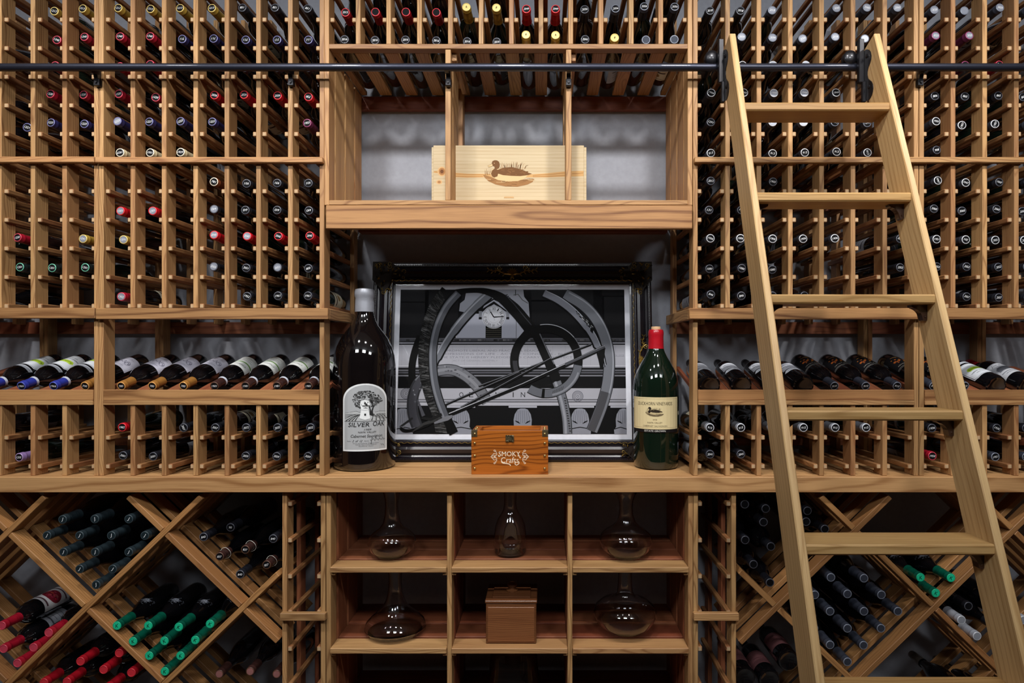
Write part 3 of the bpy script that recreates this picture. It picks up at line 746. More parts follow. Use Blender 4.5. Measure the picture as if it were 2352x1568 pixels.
TAB_C = [
 (0,0,'black','2018',1631,24,''),(1,0,'black','2018',1701,24,''),(2,0,'grey','2018',1774,23,'S'),(4,0,'grey','2060',1922,13,'S'),(5,0,'grey','2060',1992,16,'S'),(6,0,'grey','2060',2062,17,'S'),
 (1,1,'grey','2054',1704,84,'S'),(2,1,'grey','2054',1775,86,'S'),(3,1,'grey','2054',1844,88,'S'),(4,1,'grey','2054',1919,84,'S'),(5,1,'grey','2054',1987,88,'S'),
 (0,2,'white_ring','1944',1629,149,''),(1,2,'white_ring','1944',1706,149,''),(2,2,'white_ring','1944',1776,149,'S'),(3,2,'white_ring','1944',1852,146,'S'),
 (0,3,'white_ring','1944',1634,211,''),(1,3,'white_ring','1944',1709,212,''),(2,3,'white_ring','1944',1778,213,'S'),(3,3,'white_ring','1944',1848,212,'S'),(4,3,'white_ring','1944',1921,210,''),
 (0,4,'black','1291',1633,279,''),(1,4,'black','1291',1706,280,''),(2,4,'white_ring','1291',1775,280,'S'),(3,4,'white_ring','1291',1846,280,'S'),(4,4,'grey','1291',1918,280,''),(5,4,'grey','1291',1992,282,''),
 (0,5,'white_ring','913',1633,351,''),(2,5,'white_ring','913',1775,352,''),(3,5,'white_ring','913',1849,350,''),(4,5,'white_ring','913',1922,348,''),(5,5,'white_ring','913',1993,350,'V'),
 (0,6,'black','2012',1633,415,''),(1,6,'black','2012',1705,415,''),(2,6,'black','1905',1776,417,''),(0,7,'black','131',1629,482,''),(1,7,'black','131',1703,482,''),
 (0,8,'white_ring','1906',1632,547,''),(1,8,'white_ring','1906',1701,547,''),(2,8,'white_ring','1906',1775,548,''),(3,8,'white_ring','1906',1845,548,''),(4,8,'white_ring','1906',1918,547,''),
 (0,9,'black','1080',1630,617,''),(1,9,'black','1080',1704,616,''),(2,9,'black','1080',1774,619,''),
 (0,10,'black','846',1633,676,''),(1,10,'black','846',1703,679,''),(2,10,'black','846',1775,679,''),(3,10,'black','846',1848,679,''),(6,8,'black','2052',2068,548,''),(6,9,'black','2052',2068,614,''),(5,5,'black','',None,None,'-')]
TAB_C = [t for t in TAB_C if '-' not in t[6]]
TAB_D = [
 (0,0,'grey','2020',2147,22,'S'),(1,0,'grey','',2216,24,'S'),(2,0,'grey','2020',2318,8,'S'),(0,1,'purple','2025',2150,81,'S'),(1,1,'purple','2025',2229,76,'S'),
 (1,2,'purple','2025',2218,149,''),(2,2,'red','2025',2304,143,''),
 (0,3,'black','806',2148,220,''),(1,3,'black','865',2217,221,''),(2,3,'black','865',2294,219,''),(3,3,'black','865',2351,222,''),
 (0,4,'white_ring','1901',2151,278,''),(1,4,'white_ring','1901',2210,287,'V'),(2,4,'white_ring','1901',2286,284,'V'),
 (0,5,'black','908',2155,342,''),(0,6,'white_ring','1047',2157,414,'V'),(1,6,'white_ring','1047',2219,419,''),(2,6,'black','1047',2296,418,''),
 (0,7,'black','2060',2146,479,''),(1,7,'black','2060',2210,484,''),(2,7,'black','2060',2290,480,''),(3,7,'black','2060',2348,485,''),
 (0,8,'white_ring','1951',2152,549,''),(1,8,'white_ring','201',2219,550,'U'),(2,8,'white_ring','2051',2287,551,''),(3,8,'white_ring','2051',2354,551,''),
 (0,9,'black','2053',2154,612,''),(1,9,'black','2053',2221,612,''),(2,9,'black','2053',2294,613,''),(3,9,'black','2053',2360,613,''),
 (1,10,'black','2057',2221,681,''),(2,10,'black','2057',2295,683,''),(3,10,'black','2057',2362,683,''),(3,4,'white_ring','1901',2365,284,''),(3,6,'black','1047',2362,418,''),(3,0,'grey','2020',2365,20,'S')]
LOW_B = [(0,0,'bright_red','1982',280,981,''),(2,0,'black','2057',421,982,'V'),(3,0,'black','2057',494,982,''),(4,0,'black','2072',565,982,''),(5,0,'black','2032',637,982,''),(6,0,'black','2032',713,982,''),
 (0,1,'black','2001',282,1046,''),(1,1,'black','2001',351,1048,''),(4,1,'black','2059',564,1047,''),(5,1,'black','2059',635,1048,''),(6,1,'black','2059',707,1048,'')]
LOW_A = [(1,1,'lilac','1205',43,1050,''),(0,1,'black','1205',None,None,''),(0,0,'black','1205',None,None,'')]
LOW_C = [(0,0,'silver','915',1631,982,''),(1,0,'silver','915',1702,982,''),(2,0,'silver','915',1775,982,''),(3,0,'silver','915',1846,982,''),(4,0,'silver','915',1919,982,''),(5,0,'silver','915',1990,982,''),(0,1,'black','2041',1631,1043,''),(1,1,'black','2041',1702,1043,'')]
LOW_D = [(0,0,'black','1936',2141,983,''),(2,0,'black','1936',2290,983,''),(0,1,'red','1950',2142,1047,''),(2,1,'grey','1951',2287,1049,''),(3,0,'black','1936',2358,983,''),(3,1,'grey','1951',2358,1049,'')]
def place(tab, posts, rname, rowz, rowfmt, c0=0):
    for ci, r, cap, num, px, py, fl in tab:
        nr = PI+R.uniform(-0.3, 0.3) if 'U' in fl else (R.choice((-1, 1))*1.2 if 'V' in fl else None)
        stk = 'sticker_pale_glare' if 'S' in fl else 'sticker_black'
        col = ORD[ci-c0] if ci-c0 >= 0 else 'outermost'
        rack_bottle(rname, posts, ci, rowz(r), rowfmt(r), cap, num or None, px, py, stk, col, numrot=nr)
rf = lambda r: ORD[r]
place(TAB_A, A_P, 'down of the far left rack', ROW, rf, 1)
place(TAB_B, B_P, 'down of the rack left of niche', ROW, rf)
place(TAB_C, C_P, 'down of the rack behind ladder', ROW, rf)
place(TAB_D, D_P, 'down of the far right rack', ROW, rf)
lf = lambda r: ('upper', 'lower')[r]
place(LOW_A, A_P, 'under far left display shelf', lambda r: LROW[r], lf, 1)
place(LOW_B, B_P, 'under display shelf left of niche', lambda r: LROW[r], lf)
place(LOW_C, C_P, 'under display shelf behind ladder', lambda r: LROW[r], lf)
place(LOW_D, D_P, 'under far right display shelf', lambda r: LROW[r], lf)
# rack over the niche
TOP0 = [('dark_red','2015',793,28),('dark_red','',862,27),('dark_red','',932,27),('dark_red','',1002,28),('gold','R',1071,15),('gold','R',1140,17),('bright_red','2049',1209,20),('bright_red','2049',1276,20),('black','2056',1343,21),('grey','2056',1414,19),('grey','2056',1480,14),('grey','2056',1550,8)]
TOP1 = [('black','2016',791,90),('black','2016',861,92),('black','2016',931,91),('black','2016',1002,93),('black','2016',1073,95),('black','2016',1141,96),('gold','R',1208,79),('gold','R',1276,80),('black','2041',1344,90),('gold','R',1412,86),('grey','',1484,91),('grey','',1549,90)]
for ci in range(12):
    for row, (zz, tab) in enumerate(((Z(42), TOP0), (Z(101)-RH/2, TOP1))):
        cap, num, px, py = tab[ci]
        gold = cap == 'gold'
        b = rack_bottle('of rack above niche', T_P, ci, zz, ('upper', 'lower')[row], cap, num or None, px, py, None if gold else ('matte_grey' if (cap == 'grey' and not num) else 'sticker_black'), lbl=['dark', 'dark', 'dark', 'dark', 'dark', 'dark', 'grey', 'grey', 'cream', 'grey', 'grey', 'cream'][ci], numrot=R.uniform(-0.2, 0.2), long=(cap in ('gold', 'bright_red')))
        if gold:
            for c in b.children:
                for g in c.children:
                    if g.name.startswith('number'):
                        g.data = number_gold = NUM.get('gold') or NUM.setdefault('gold', g.data.copy())
                        g.data.materials[0] = MATS['sticker_black']
for ci in range(12):       # the row whose bodies hang in at the top of the picture
    if ci in (0, 1, 2, 3, 5, 8, 10, 11): rack_bottle('of rack above niche', T_P, ci, Z(-24), 'topmost', 'black', None, stk='sticker_black', lbl='dark')
# display shelves: neck forward or base forward on the sloping bearers
dd = Vector((0, math.cos(DISP_T), math.sin(DISP_T)))
def display(posts, ci, cap, lbl, label, forward=True, band=None, num=None, glass='bottle_black', kind='bordeaux', roll=PI, dx=0.0):
    cx = (X(posts[ci])+X(posts[ci+1]))/2+dx
    p = Vector((cx, 0.02, DISP_AX))
    if forward: bottle(label, p, dd, cap, num, 'sticker_black' if num else None, lbl, roll, kind, glass, 'bottles on the display shelves', band=band, numrot=R.uniform(-0.2, 0.2))
    else: bottle(label, None, -dd, cap, num, None, lbl, roll, kind, glass, 'bottles on the display shelves', base_at=p)
for i, o in ((0, 'outermost'), (1, 'second'), (2, 'third')):
    display(A_P, i, 'blue', 'oval', 'blue-capped bottle with lime oval label, %s on far left display shelf' % o, band='band_white', num='1966', roll=PI-0.30)
display(A_P, 3, 'orange', 'script', 'amber-capped bottle beside the double post, last on far left display shelf', num='790', roll=PI-0.25)
for i, o in ((0, 'first'), (1, 'second'), (2, 'third')):
    display(B_P, i, 'orange', 'script', 'amber-capped bottle with lavender label, %s on display shelf left of niche' % o, num='780', roll=PI-(0.35, 0.2, 0.3)[i])
for i, o in ((3, 'fourth'), (4, 'fifth'), (5, 'sixth'), (6, 'seventh')):
    display(B_P, i, 'brown', 'stripe', 'dark-capped bottle with green-striped label, %s on display shelf left of niche' % o, band='band_white', num='1981', roll=PI-(0.45, 0.4, 0.2, 0.6)[i-3], kind='burgundy' if i < 0 else 'bordeaux')
for i, o in ((0, 'first'), (1, 'second'), (2, 'third'), (3, 'fourth')):
    display(C_P, i, 'black', 'crest', 'bottle lying base forward with scroll label, %s on display shelf behind ladder' % o, False, roll=-0.12)
for i, o in ((4, 'fifth'), (5, 'sixth'), (6, 'seventh')):
    display(C_P, i, 'grey', 'ember', 'grey-capped bottle with orange picture label, %s on display shelf behind ladder' % o, num='910', roll=PI+0.25)
display(D_P, 0, 'grey', 'ember', 'grey-capped bottle hidden behind ladder, first on far right display shelf', num='910', roll=PI+0.2)
display(D_P, 1, 'grey', 'ember', 'grey-capped bottle just right of ladder, second on far right display shelf', num='910', roll=PI+0.2)
display(D_P, 2, 'black', 'oval', 'bottle lying base forward with lime oval label on far right display shelf', False, roll=-0.30)
display(D_P, 3, 'red', 'estate', 'bottle lying base forward with grey engraved label on far right display shelf', False, roll=-0.30)

# bottles in the diamond bins
def binb(px, py, cap, label, num=None, stk='sticker_black', lbl=None, yc=0.0, long=False, glass='bottle_black', kind='burgundy', roll=PI, forward=True, group='bottles in the diamond bins', scale=1.0, string=False, tilt=0.0):
    p = P(px, py, yc); d = Vector((0, math.cos(tilt), math.sin(tilt)))
    if forward: t = bottle(label, p, d, cap, num, stk, lbl, roll, kind, glass, group, long, R.uniform(-0.4, 0.4), scale=scale)
    else: t = bottle(label, None, -d, cap, num, stk, lbl, roll, kind, glass, group, long, base_at=p, scale=scale)
    if string:
        m = MB(); q = random.Random(int(px))
        m.tube([(0.019*math.cos(a), 0.019*math.sin(a), 0.262+0.004*math.sin(2*a)) for a in [i*PI/10 for i in range(21)]], 0.0009, 5)
        m.tube([(0.017, 0.004, 0.262), (0.024, 0.012, 0.235), (0.034, 0.02, 0.20), (0.040, 0.018, 0.165)], 0.0009, 5)
        m.build('string', 'string_white', t, smooth=True)
    return t
SL = [(143,1193),(217,1192),(295,1192),(107,1230),(182,1230),(255,1230),(332,1230),(145,1268),(218,1268),(295,1268),(182,1307),(258,1307),(220,1343)]
SLN = ['first of top layer','second of top layer','third of top layer','first of second layer','second of second layer','third of second layer','fourth of second layer','first of third layer','second of third layer','third of third layer','first of fourth layer','second of fourth layer','lowest bottle']
for (px, py), nm in zip(SL, SLN): binb(px, py, 'slate', 'slate-capped bottle, %s in the upper left diamond bin' % nm, 'J', 'sticker_slate', long=True)
TL = [(268,1437),(340,1437),(410,1440),(482,1433),(305,1473),(377,1472),(448,1470),(342,1506),(414,1506),(378,1542)]
TLN = ['first of top layer','second of top layer','third of top layer','fourth of top layer','first of second layer','second of second layer','third of second layer','first of third layer','second of third layer','lowest bottle']
for i, ((px, py), nm) in enumerate(zip(TL, TLN)): binb(px, py, 'teal', 'bright green-capped bottle, %s in the left diamond bin' % nm, 'K', 'sticker_green', 'lace' if i < 4 else None, long=True, roll=PI-0.35)
for px, py, num, st, nm in ((467,1233,'840',0,'nearest the crossing'),(529,1211,'90',0,'topmost'),(627,1237,'840',0,'beside the narrow rack post'),(551,1319,'840',0,'lowest')):
    binb(px, py, 'black', 'black-capped bottle %s in the bin beside left narrow rack' % nm, num, yc=0.02 if nm != 'topmost' else 0.06)
for px, py, nm in ((504,1278,'left'),(563,1262,'middle'),(612,1297,'right')):
    binb(px, py, 'brown', 'bottle with white string around its neck, %s of three tied bottles' % nm, '837', yc=0.03, string=True)
for px, py, nm in ((503,1548,'left'),(574,1542,'middle'),(635,1548,'right')):
    binb(px, py, 'brown', 'pink-topped bottle, %s of three in bin under the left narrow rack end' % nm, None, 'cap_pink', yc=0.05, long=False)
for px, py, nm, lb in ((3,1437,'cut by the picture edge','scarlet'),(76,1487,'middle of lower layer',None),(111,1453,'nearest the crossed boards',None),(7,1490,'lower left of its pile','grey'),(39,1523,'lowest of its pile','grey')):
    binb(px, py, 'red', 'red-capped bottle %s in the far left diamond bin' % nm, None, None, lb, yc=0.01, roll=PI-0.6, kind='bordeaux', long=True)
for i, (px, py, nm) in enumerate(((184,1519,'leftmost of upper layer'),(273,1500,'topmost'),(237,1538,'middle of pile'),(301,1545,'right end of pile'),(153,1566,'lowest at left'),(246,1580,'lowest at right'),(100,1568,'outermost left'))):
    binb(px, py, 'dark_red', 'dark red-capped bottle %s in the bottom bin at left' % nm, None, None, 'grey' if i in (0, 3) else None, yc=0.015, roll=PI-0.5, kind='bordeaux', long=True)
for i, (px, py, nm) in enumerate(((1711,1158,'at top beside post'),(1754,1199,'second from top'),(1712,1240,'middle beside post'),(1771,1255,'middle near ladder'),(1731,1296,'second lowest'),(1769,1338,'lowest'),(1759,1168,'at top near ladder'),(1855,1173,'top right of ladder'),(1852,1198,'middle right of ladder'),(1895,1215,'nearest the crossing'))):
    binb(px, py, 'black', 'black bottle %s in bin beside right narrow rack' % nm, None, yc=0.03, kind='bordeaux')
GL = [(1909,1326),(1985,1328),(1872,1366),(1947,1364),(2025,1366),(1907,1404),(1985,1404),(2063,1404),(1947,1443),(2024,1443),(1907,1481),(1984,1482),(1947,1520),(1870,1443)]
GLN = ['first of top layer','second of top layer','first of second layer','second of second layer','third of second layer','second of third layer','third of third layer','fourth of third layer','second of fourth layer','third of fourth layer','first of fifth layer','second of fifth layer','lowest bottle','first of fourth layer']
for (px, py), nm in zip(GL, GLN): binb(px, py, 'grey', 'grey-capped bottle, %s in the large bin behind ladder' % nm, None, 'cap_grey', long=True, yc=0.01)
for px, py, nm in ((2115,1326,'left'),(2185,1327,'right'),(2150,1362,'lowest')):
    binb(px, py, 'teal', 'bright green-capped bottle, %s of three under the fifth ladder step' % nm, 'K', 'sticker_green', 'lace', long=True, roll=PI+0.35)
for px, py, nm in ((2209,1424,'upper'),(2245,1461,'lower'),(2352,1424,'right-hand')):
    binb(px, py, 'silver', 'silver-capped bottle, %s one in bin crossed by right ladder stile' % nm, None, 'cap_silver', long=True, yc=-0.01)
for px, py, nm in ((2225,1392,'upper'),(2290,1440,'middle'),(2318,1400,'outer')):
    binb(px, py, 'black', 'black bottle, %s one behind right ladder stile in bin' % nm, None, yc=0.05)
for px, py, nm in ((2215,1600,'left'),(2278,1612,'right')):
    binb(px, py, 'champagne', 'bottle with dull foil neck, %s of two in bottom bin by ladder foot' % nm, None, None, forward=False, yc=0.03, long=True, roll=0.0)
for px, py, nm in ((1712,1556,'left'),(1768,1562,'middle'),(1812,1518,'upper')):
    binb(px, py, 'black', 'bottle with mauve label lying base forward, %s of three' % nm, None, None, 'mauve', forward=False, yc=0.05, roll=0.0, kind='bordeaux')

# ------------------------------------------------------------------ ladder rail
TY = -0.047; TZ = Z(154.6, TY); TR = 0.0124
rl = thing('ladder_rail', 'black metal tube rail running across all the racks below the top rows', 'rail', (X(1176), TY, TZ))
m = MB(); m.tube([(X(-383)-X(1176), 0, 0), (X(2718)-X(1176), 0, 0)], TR, 24)
m.build('tube', 'tube_metal', rl, smooth=True)
for px in (219.0, 666.0, 1028.8, 1306.2, 2117.0):
    b = MB(); x = X(px, -0.02)-X(1176)
    zb = Z(191, -0.01)-TZ
    b.box(x-0.0095, x+0.0095, 0.030, 0.0462, zb-0.010, zb+0.012, 0, 0.0015)        # foot screwed to the post
    b.extrude([(0.036, zb-0.006), (0.045, zb-0.006), (0.0462, zb+0.060), (0.02, 0.006), (0.004, -0.004), (-0.006, -0.012), (0.006, -0.016), (0.026, zb+0.024)], 0.013, 0, 'x', x-0.0065)
    b.tube([(x, 0.026, zb+0.001), (x, 0.031, zb+0.001)], 0.0042, 10)
    b.build('bracket', 'iron', rl)

# ------------------------------------------------------------------ ladder
LX0, LX1, LT_ = 0.598, 1.0277, 0.0195
SLP = 0.363; TH = math.atan(SLP)
def lad_y(z): return -0.229+SLP*(z-H-0.75)     # front edge line of the stiles
ld = thing('ladder', 'wooden library ladder with broad treads hooked on the black rail', 'ladder', (0.5*(LX0+LX1), lad_y(0)+0.05, 0))
def ladder_part(name, x0, x1, y0, y1, z0, z1, mat, bev=0.002): return board(name, ld, x0, x1, y0, y1, z0, z1, mat, bev)
ztop = H+1.0; DP = 0.098
Ls = (ztop-0.0)/math.cos(TH)
for xs in (LX0-LT_, LX1):
    # centre of the stile: half its length down the front line, half its depth behind it
    up = Vector((0, math.sin(TH), math.cos(TH))); bk = Vector((0, math.cos(TH), -math.sin(TH)))
    c = Vector((xs+LT_/2, lad_y(ztop), ztop))-up*Ls/2+bk*DP/2
    o = ladder_part('stile', xs, xs+LT_, c.y-DP/2, c.y+DP/2, c.z-Ls/2, c.z+Ls/2, 'ladder_z', 0.0025)
    o.rotation_euler = (-TH, 0, 0)
STEP = 0.2954
for i in range(7):
    z = H+0.750-STEP*i; y = lad_y(z)+0.003
    if z < 0.15: continue
    t = ladder_part('tread', LX0-0.004, LX1+0.004, y, y+0.101, z-0.025, z, 'tread_x', 0.004)
    if i > 0:
        for s, xx in ((1, LX0), (-1, LX1)):
            b = MB(); w_, h_ = 0.043, 0.040
            prof = [(0, 0), (w_, 0), (w_*0.97, -0.006)]
            for k in range(1, 8):
                a = k/8*PI/2; prof.append((w_-(w_-0.012)*math.sin(a)*0.98, -h_+(h_-0.008)*math.cos(a)*0.98+0.001))
            prof += [(0.011, -h_*1.02), (0.006, -h_*1.08), (0, -h_)]
            b.extrude([(s*p[0], p[1]) for p in prof], 0.02, 0, 'y', 0.0)
            b.ball((s*0.006, -0.0005, -h_*0.8), 0.003, 0.002, 0.003, 0)
            o = b.build('tread_bracket', 'bracket_iron', ld, (xx-ld.location.x, y+0.034-ld.location.y, z-0.0252))
# hooks and rollers that carry the ladder on the rail
PLATE = [(190,690),(210,672),(232,665),(256,673),(274,698),(285,750),(280,800),(268,850),(246,905),(233,960),(231,1010),(240,1055),(262,1078),(290,1100),(306,1140),(310,1185),(304,1235),(290,1285),(266,1330),(240,1356),(205,1362),(197,1250),(190,1000),(186,800)]
for k, xs in enumerate((LX0-LT_, LX1)):
    dx = xs-LX1
    m = MB(); x = LX1-0.0022; pl = []
    for a, b_ in PLATE:
        px, py = 1952+a/5.8725, b_/5.8725; dist = x*FPX/(px-VX); pl.append((dist-D, H+(VY-py)*dist/FPX))
    m.extrude(pl, 0.0022, 0, 'x', x+dx)
    for a, b_ in ((228, 757), (258, 1172)):
        px, py = 1952+a/5.8725, b_/5.8725; dist = x*FPX/(px-VX); m.ball((x+dx-0.0006, dist-D, H+(VY-py)*dist/FPX), 0.004, 0.0065, 0.0065, 0, 10, 6)
    o = m.build('hook_plate', 'iron', ld, -ld.location)
    m = MB()
    xa = LX1-0.0175+dx
    m.box(xa, xa+0.0165, -0.083, -0.066, Z(193, -0.07), Z(93, -0.07), 0, 0.002)
    m.box(xa+0.006, xa+0.0165, -0.094, -0.080, Z(238, -0.08), Z(190, -0.08), 0, 0.002)
    m.box(xa+0.002, xa+0.012, -0.07, -0.052, TZ+0.012, TZ+0.04, 0, 0.002)
    m.build('hook', 'iron', ld, -ld.location)
    m = MB(); cz = TZ+TR+0.016
    prof = [(0.0, -0.015), (0.012, -0.015), (0.021, -0.012), (0.0235, -0.008), (0.019, 0.0), (0.0235, 0.008), (0.021, 0.012), (0.010, 0.016), (0, 0.017)]
    v, f, _ = lathe(prof, 20)
    m.add([(xa-0.014+p[0], TY-p[2], cz+p[1]) for p in v], f)
    m.build('roller', 'iron', ld, -ld.location, smooth=True)

# ------------------------------------------------------------------ big bottles on the counter
def big_bottle(label, px, y, prof, glass, loc_z=ZC):
    t = thing('large_wine_bottle', label, 'wine bottle', (X(px, y), y, loc_z))
    part('glass', t, lathe_mesh('glass', prof, glass, 48))
    return t
# nine-litre bottle with silver foil
b9 = big_bottle('huge dark wine bottle with silver foil top and arched oak-tree label', 837.5, 0.165,
  [(0, 0.02), (0.07, 0.008), (0.094, 0.0), (0.103, 0.004), (0.1075, 0.014), (0.1082, 0.03), (0.1092, 0.33), (0.1090, 0.365), (0.1055, 0.400), (0.0975, 0.430), (0.0830, 0.460), (0.0640, 0.487), (0.0480, 0.508), (0.0385, 0.528), (0.0340, 0.548), (0.0320, 0.575), (0.0312, 0.63), (0, 0.63)], 'bottle_wine')
part('foil_capsule', b9, lathe_mesh('foil_capsule', [(0.0338, 0.556), (0.0326, 0.590), (0.0316, 0.606), (0.0345, 0.612), (0.0352, 0.622), (0.0345, 0.630), (0.032, 0.637), (0.018, 0.6405), (0, 0.641)], 'foil_silver', 40))
m = MB()
for i in range(16):
    a = 2*PI*i/16+0.1
    m.tube([((0.0330-0.0006*k)*math.cos(a+0.10*k), (0.0330-0.0006*k)*math.sin(a+0.10*k), 0.560+0.012*k) for k in range(5)], 0.0008, 4)
m.build('foil_creases', 'foil_silver', b9, smooth=True)
p = Print(0.00005)
LW, LH = 0.1587, 0.232
def q9(x, y): return ((x-320)/370*LW, (650-y)/572*LH)
def arch(inset, n=20):
    w2 = LW/2-inset; top = LH-inset; rad = LH*0.245
    return [(-w2, inset), (w2, inset)]+[(w2*math.cos(PI*i/n), top-rad*(1.0 if True else 0)+rad*math.sin(PI*i/n)*1.0) for i in range(n+1)]
p.poly(arch(0.0), (226, 228, 228)); p.poly(arch(0.0052), (168, 170, 172))
# hills, vine rows
p.poly([q9(150, 330), q9(200, 318), q9(250, 312), q9(270, 322), q9(400, 325), q9(440, 316), q9(494, 322), q9(494, 395), q9(150, 395)], (178, 180, 180))
p.stroke([q9(150, 330), q9(205, 318), q9(250, 310), q9(285, 322)], 0.0008, 70); p.stroke([q9(395, 322), q9(440, 314), q9(494, 320)], 0.0008, 70, False)
for i in range(9):
    p.stroke([q9(285-i*4, 338), q9(262-i*14, 358), q9(240-i*26, 394)] if i < 4 else [q9(360+(i-4)*24, 338), q9(380+(i-4)*26, 358), q9(370+(i-4)*36, 392)], [0.0012, 0.002, 0.0036], 58, i == 0)
for i in range(4): p.stroke([q9(152, 342+i*12), q9(200-i*8, 338+i*10), q9(262-i*16, 338+i*3)], 0.0014, 66, False)
for i in range(5): p.stroke([q9(365, 336+i*3), q9(430, 338+i*8), q9(494, 342+i*11)], 0.0014, 66, False)
# oak crown and trunk
qr = random.Random(11)
p.stroke([q9(372, 350), q9(372, 310), q9(385, 270), q9(360, 230)], [0.010, 0.006, 0.004, 0.003], 44); p.stroke([q9(360, 345), q9(358, 300), q9(345, 255)], [0.006, 0.004, 0.003], 44, False); p.stroke([q9(382, 280), q9(420, 235)], 0.003, 44, False)
for i in range(330):
    a = qr.uniform(0, PI*2); rr = math.sqrt(qr.uniform(0, 1))
    cx_, cy_ = 340+118*rr*math.cos(a), 215+62*rr*math.sin(a)-18*math.cos(a*1.5)
    g_ = qr.choice((38, 48, 58, 84, 120)); u, v = q9(cx_, cy_); p.disc(u, v, qr.uniform(0.0014, 0.0040), qr.uniform(0.0010, 0.0026), g_, 7, i % 40 == 0)
# water tower
p.poly([q9(275, 372), q9(288, 300), q9(284, 272), q9(278, 262), q9(286, 228), q9(282, 224), q9(318, 210), q9(356, 224), q9(350, 228), q9(356, 264), q9(346, 274), q9(344, 300), q9(358, 374), q9(318, 384)], (230, 232, 232))
p.rect(*q9(276, 274), *q9(358, 262), (96, 98, 98)); p.stroke([q9(282, 226), q9(318, 212), q9(356, 226)], 0.001, 50, False); p.rect(*q9(312, 250), *q9(324, 236), 40, False); p.rect(*q9(312, 350), *q9(326, 332), 40, False); p.stroke([q9(290, 300), q9(318, 304), q9(344, 300)], 0.0008, 90, False)
p.rect(*q9(150, 398), *q9(494, 395), 80)
u, v = q9(272, 425); p.text('SILVER', q9(268, 427)[0], v, 0.072, 0.0150, 28, 0.15); p.text('OAK', q9(428, 420)[0], q9(0, 420)[1], 0.042, 0.0165, 28, 0.15, up=False)
p.text('1989', *q9(338, 467), 0.024, 0.0058, 60, 0.3, up=False); p.text('NAPA VALLEY', *q9(336, 489), 0.062, 0.0056, 50, 0.2, up=False)
p.text('Cabernet Sauvignon', *q9(332, 525), 0.108, 0.0130, 34, 0.2, up=False)
p.text('Number', *q9(190, 564), 0.015, 0.003, 60, 0.2, up=False); p.text('2  of  12', *q9(258, 562), 0.034, 0.0068, 20, 0.5, up=False); p.text('Bottles', *q9(330, 563), 0.014, 0.003, 60, 0.2, up=False)
p.stroke([q9(360+i*4, 552+14*math.sin(i*1.3)*math.cos(i*0.37)) for i in range(32)], 0.0010, 16); p.stroke([q9(376, 530), q9(368, 560), q9(362, 592), q9(372, 580)], 0.0012, 16, False); p.stroke([q9(448, 592), q9(452, 608), q9(462, 596), q9(474, 610)], 0.0010, 16, False)
for i, (wd, st) in enumerate(((0.088, 'Grown and bottled by Silver Oak Cellars'), (0.070, 'Oakville, Napa County, California'), (0.050, 'Alcohol by volume'))): p.text(st, *q9(326, 583+12*i), wd, 0.0034, 50, 0.1, up=False)
o = part('label', b9, p.mesh('label', 'printed_paper', 0.1093), (0, 0, Z(1036.5, 0.055)-ZC), (0, 0, math.atan2(b9.location.x, D+0.165)*-1+0.02))
# six-litre bottle with red wax
b6 = big_bottle('large dark green wine bottle with red wax top, cork and cream duck label', 1506.5, 0.165,
  [(0, 0.02), (0.05, 0.008), (0.066, 0.0), (0.0745, 0.004), (0.0785, 0.014), (0.0792, 0.03), (0.0818, 0.255), (0.0812, 0.285), (0.0770, 0.315), (0.0680, 0.345), (0.0540, 0.372), (0.0410, 0.393), (0.0315, 0.412), (0.0268, 0.428), (0.0255, 0.45), (0.0250, 0.49), (0, 0.49)], 'bottle_deep_green')
part('wax_capsule', b6, lathe_mesh('wax_capsule', [(0.0285, 0.424), (0.0276, 0.434), (0.0268, 0.460), (0.0270, 0.470), (0.0277, 0.476), (0.0270, 0.486), (0.0245, 0.4925), (0.018, 0.493), (0, 0.493)], 'wax_red', 36))
part('cork_top', b6, lathe_mesh('cork_top', [(0.0165, 0.492), (0.0168, 0.500), (0.0155, 0.5035), (0, 0.504)], 'cork', 28))
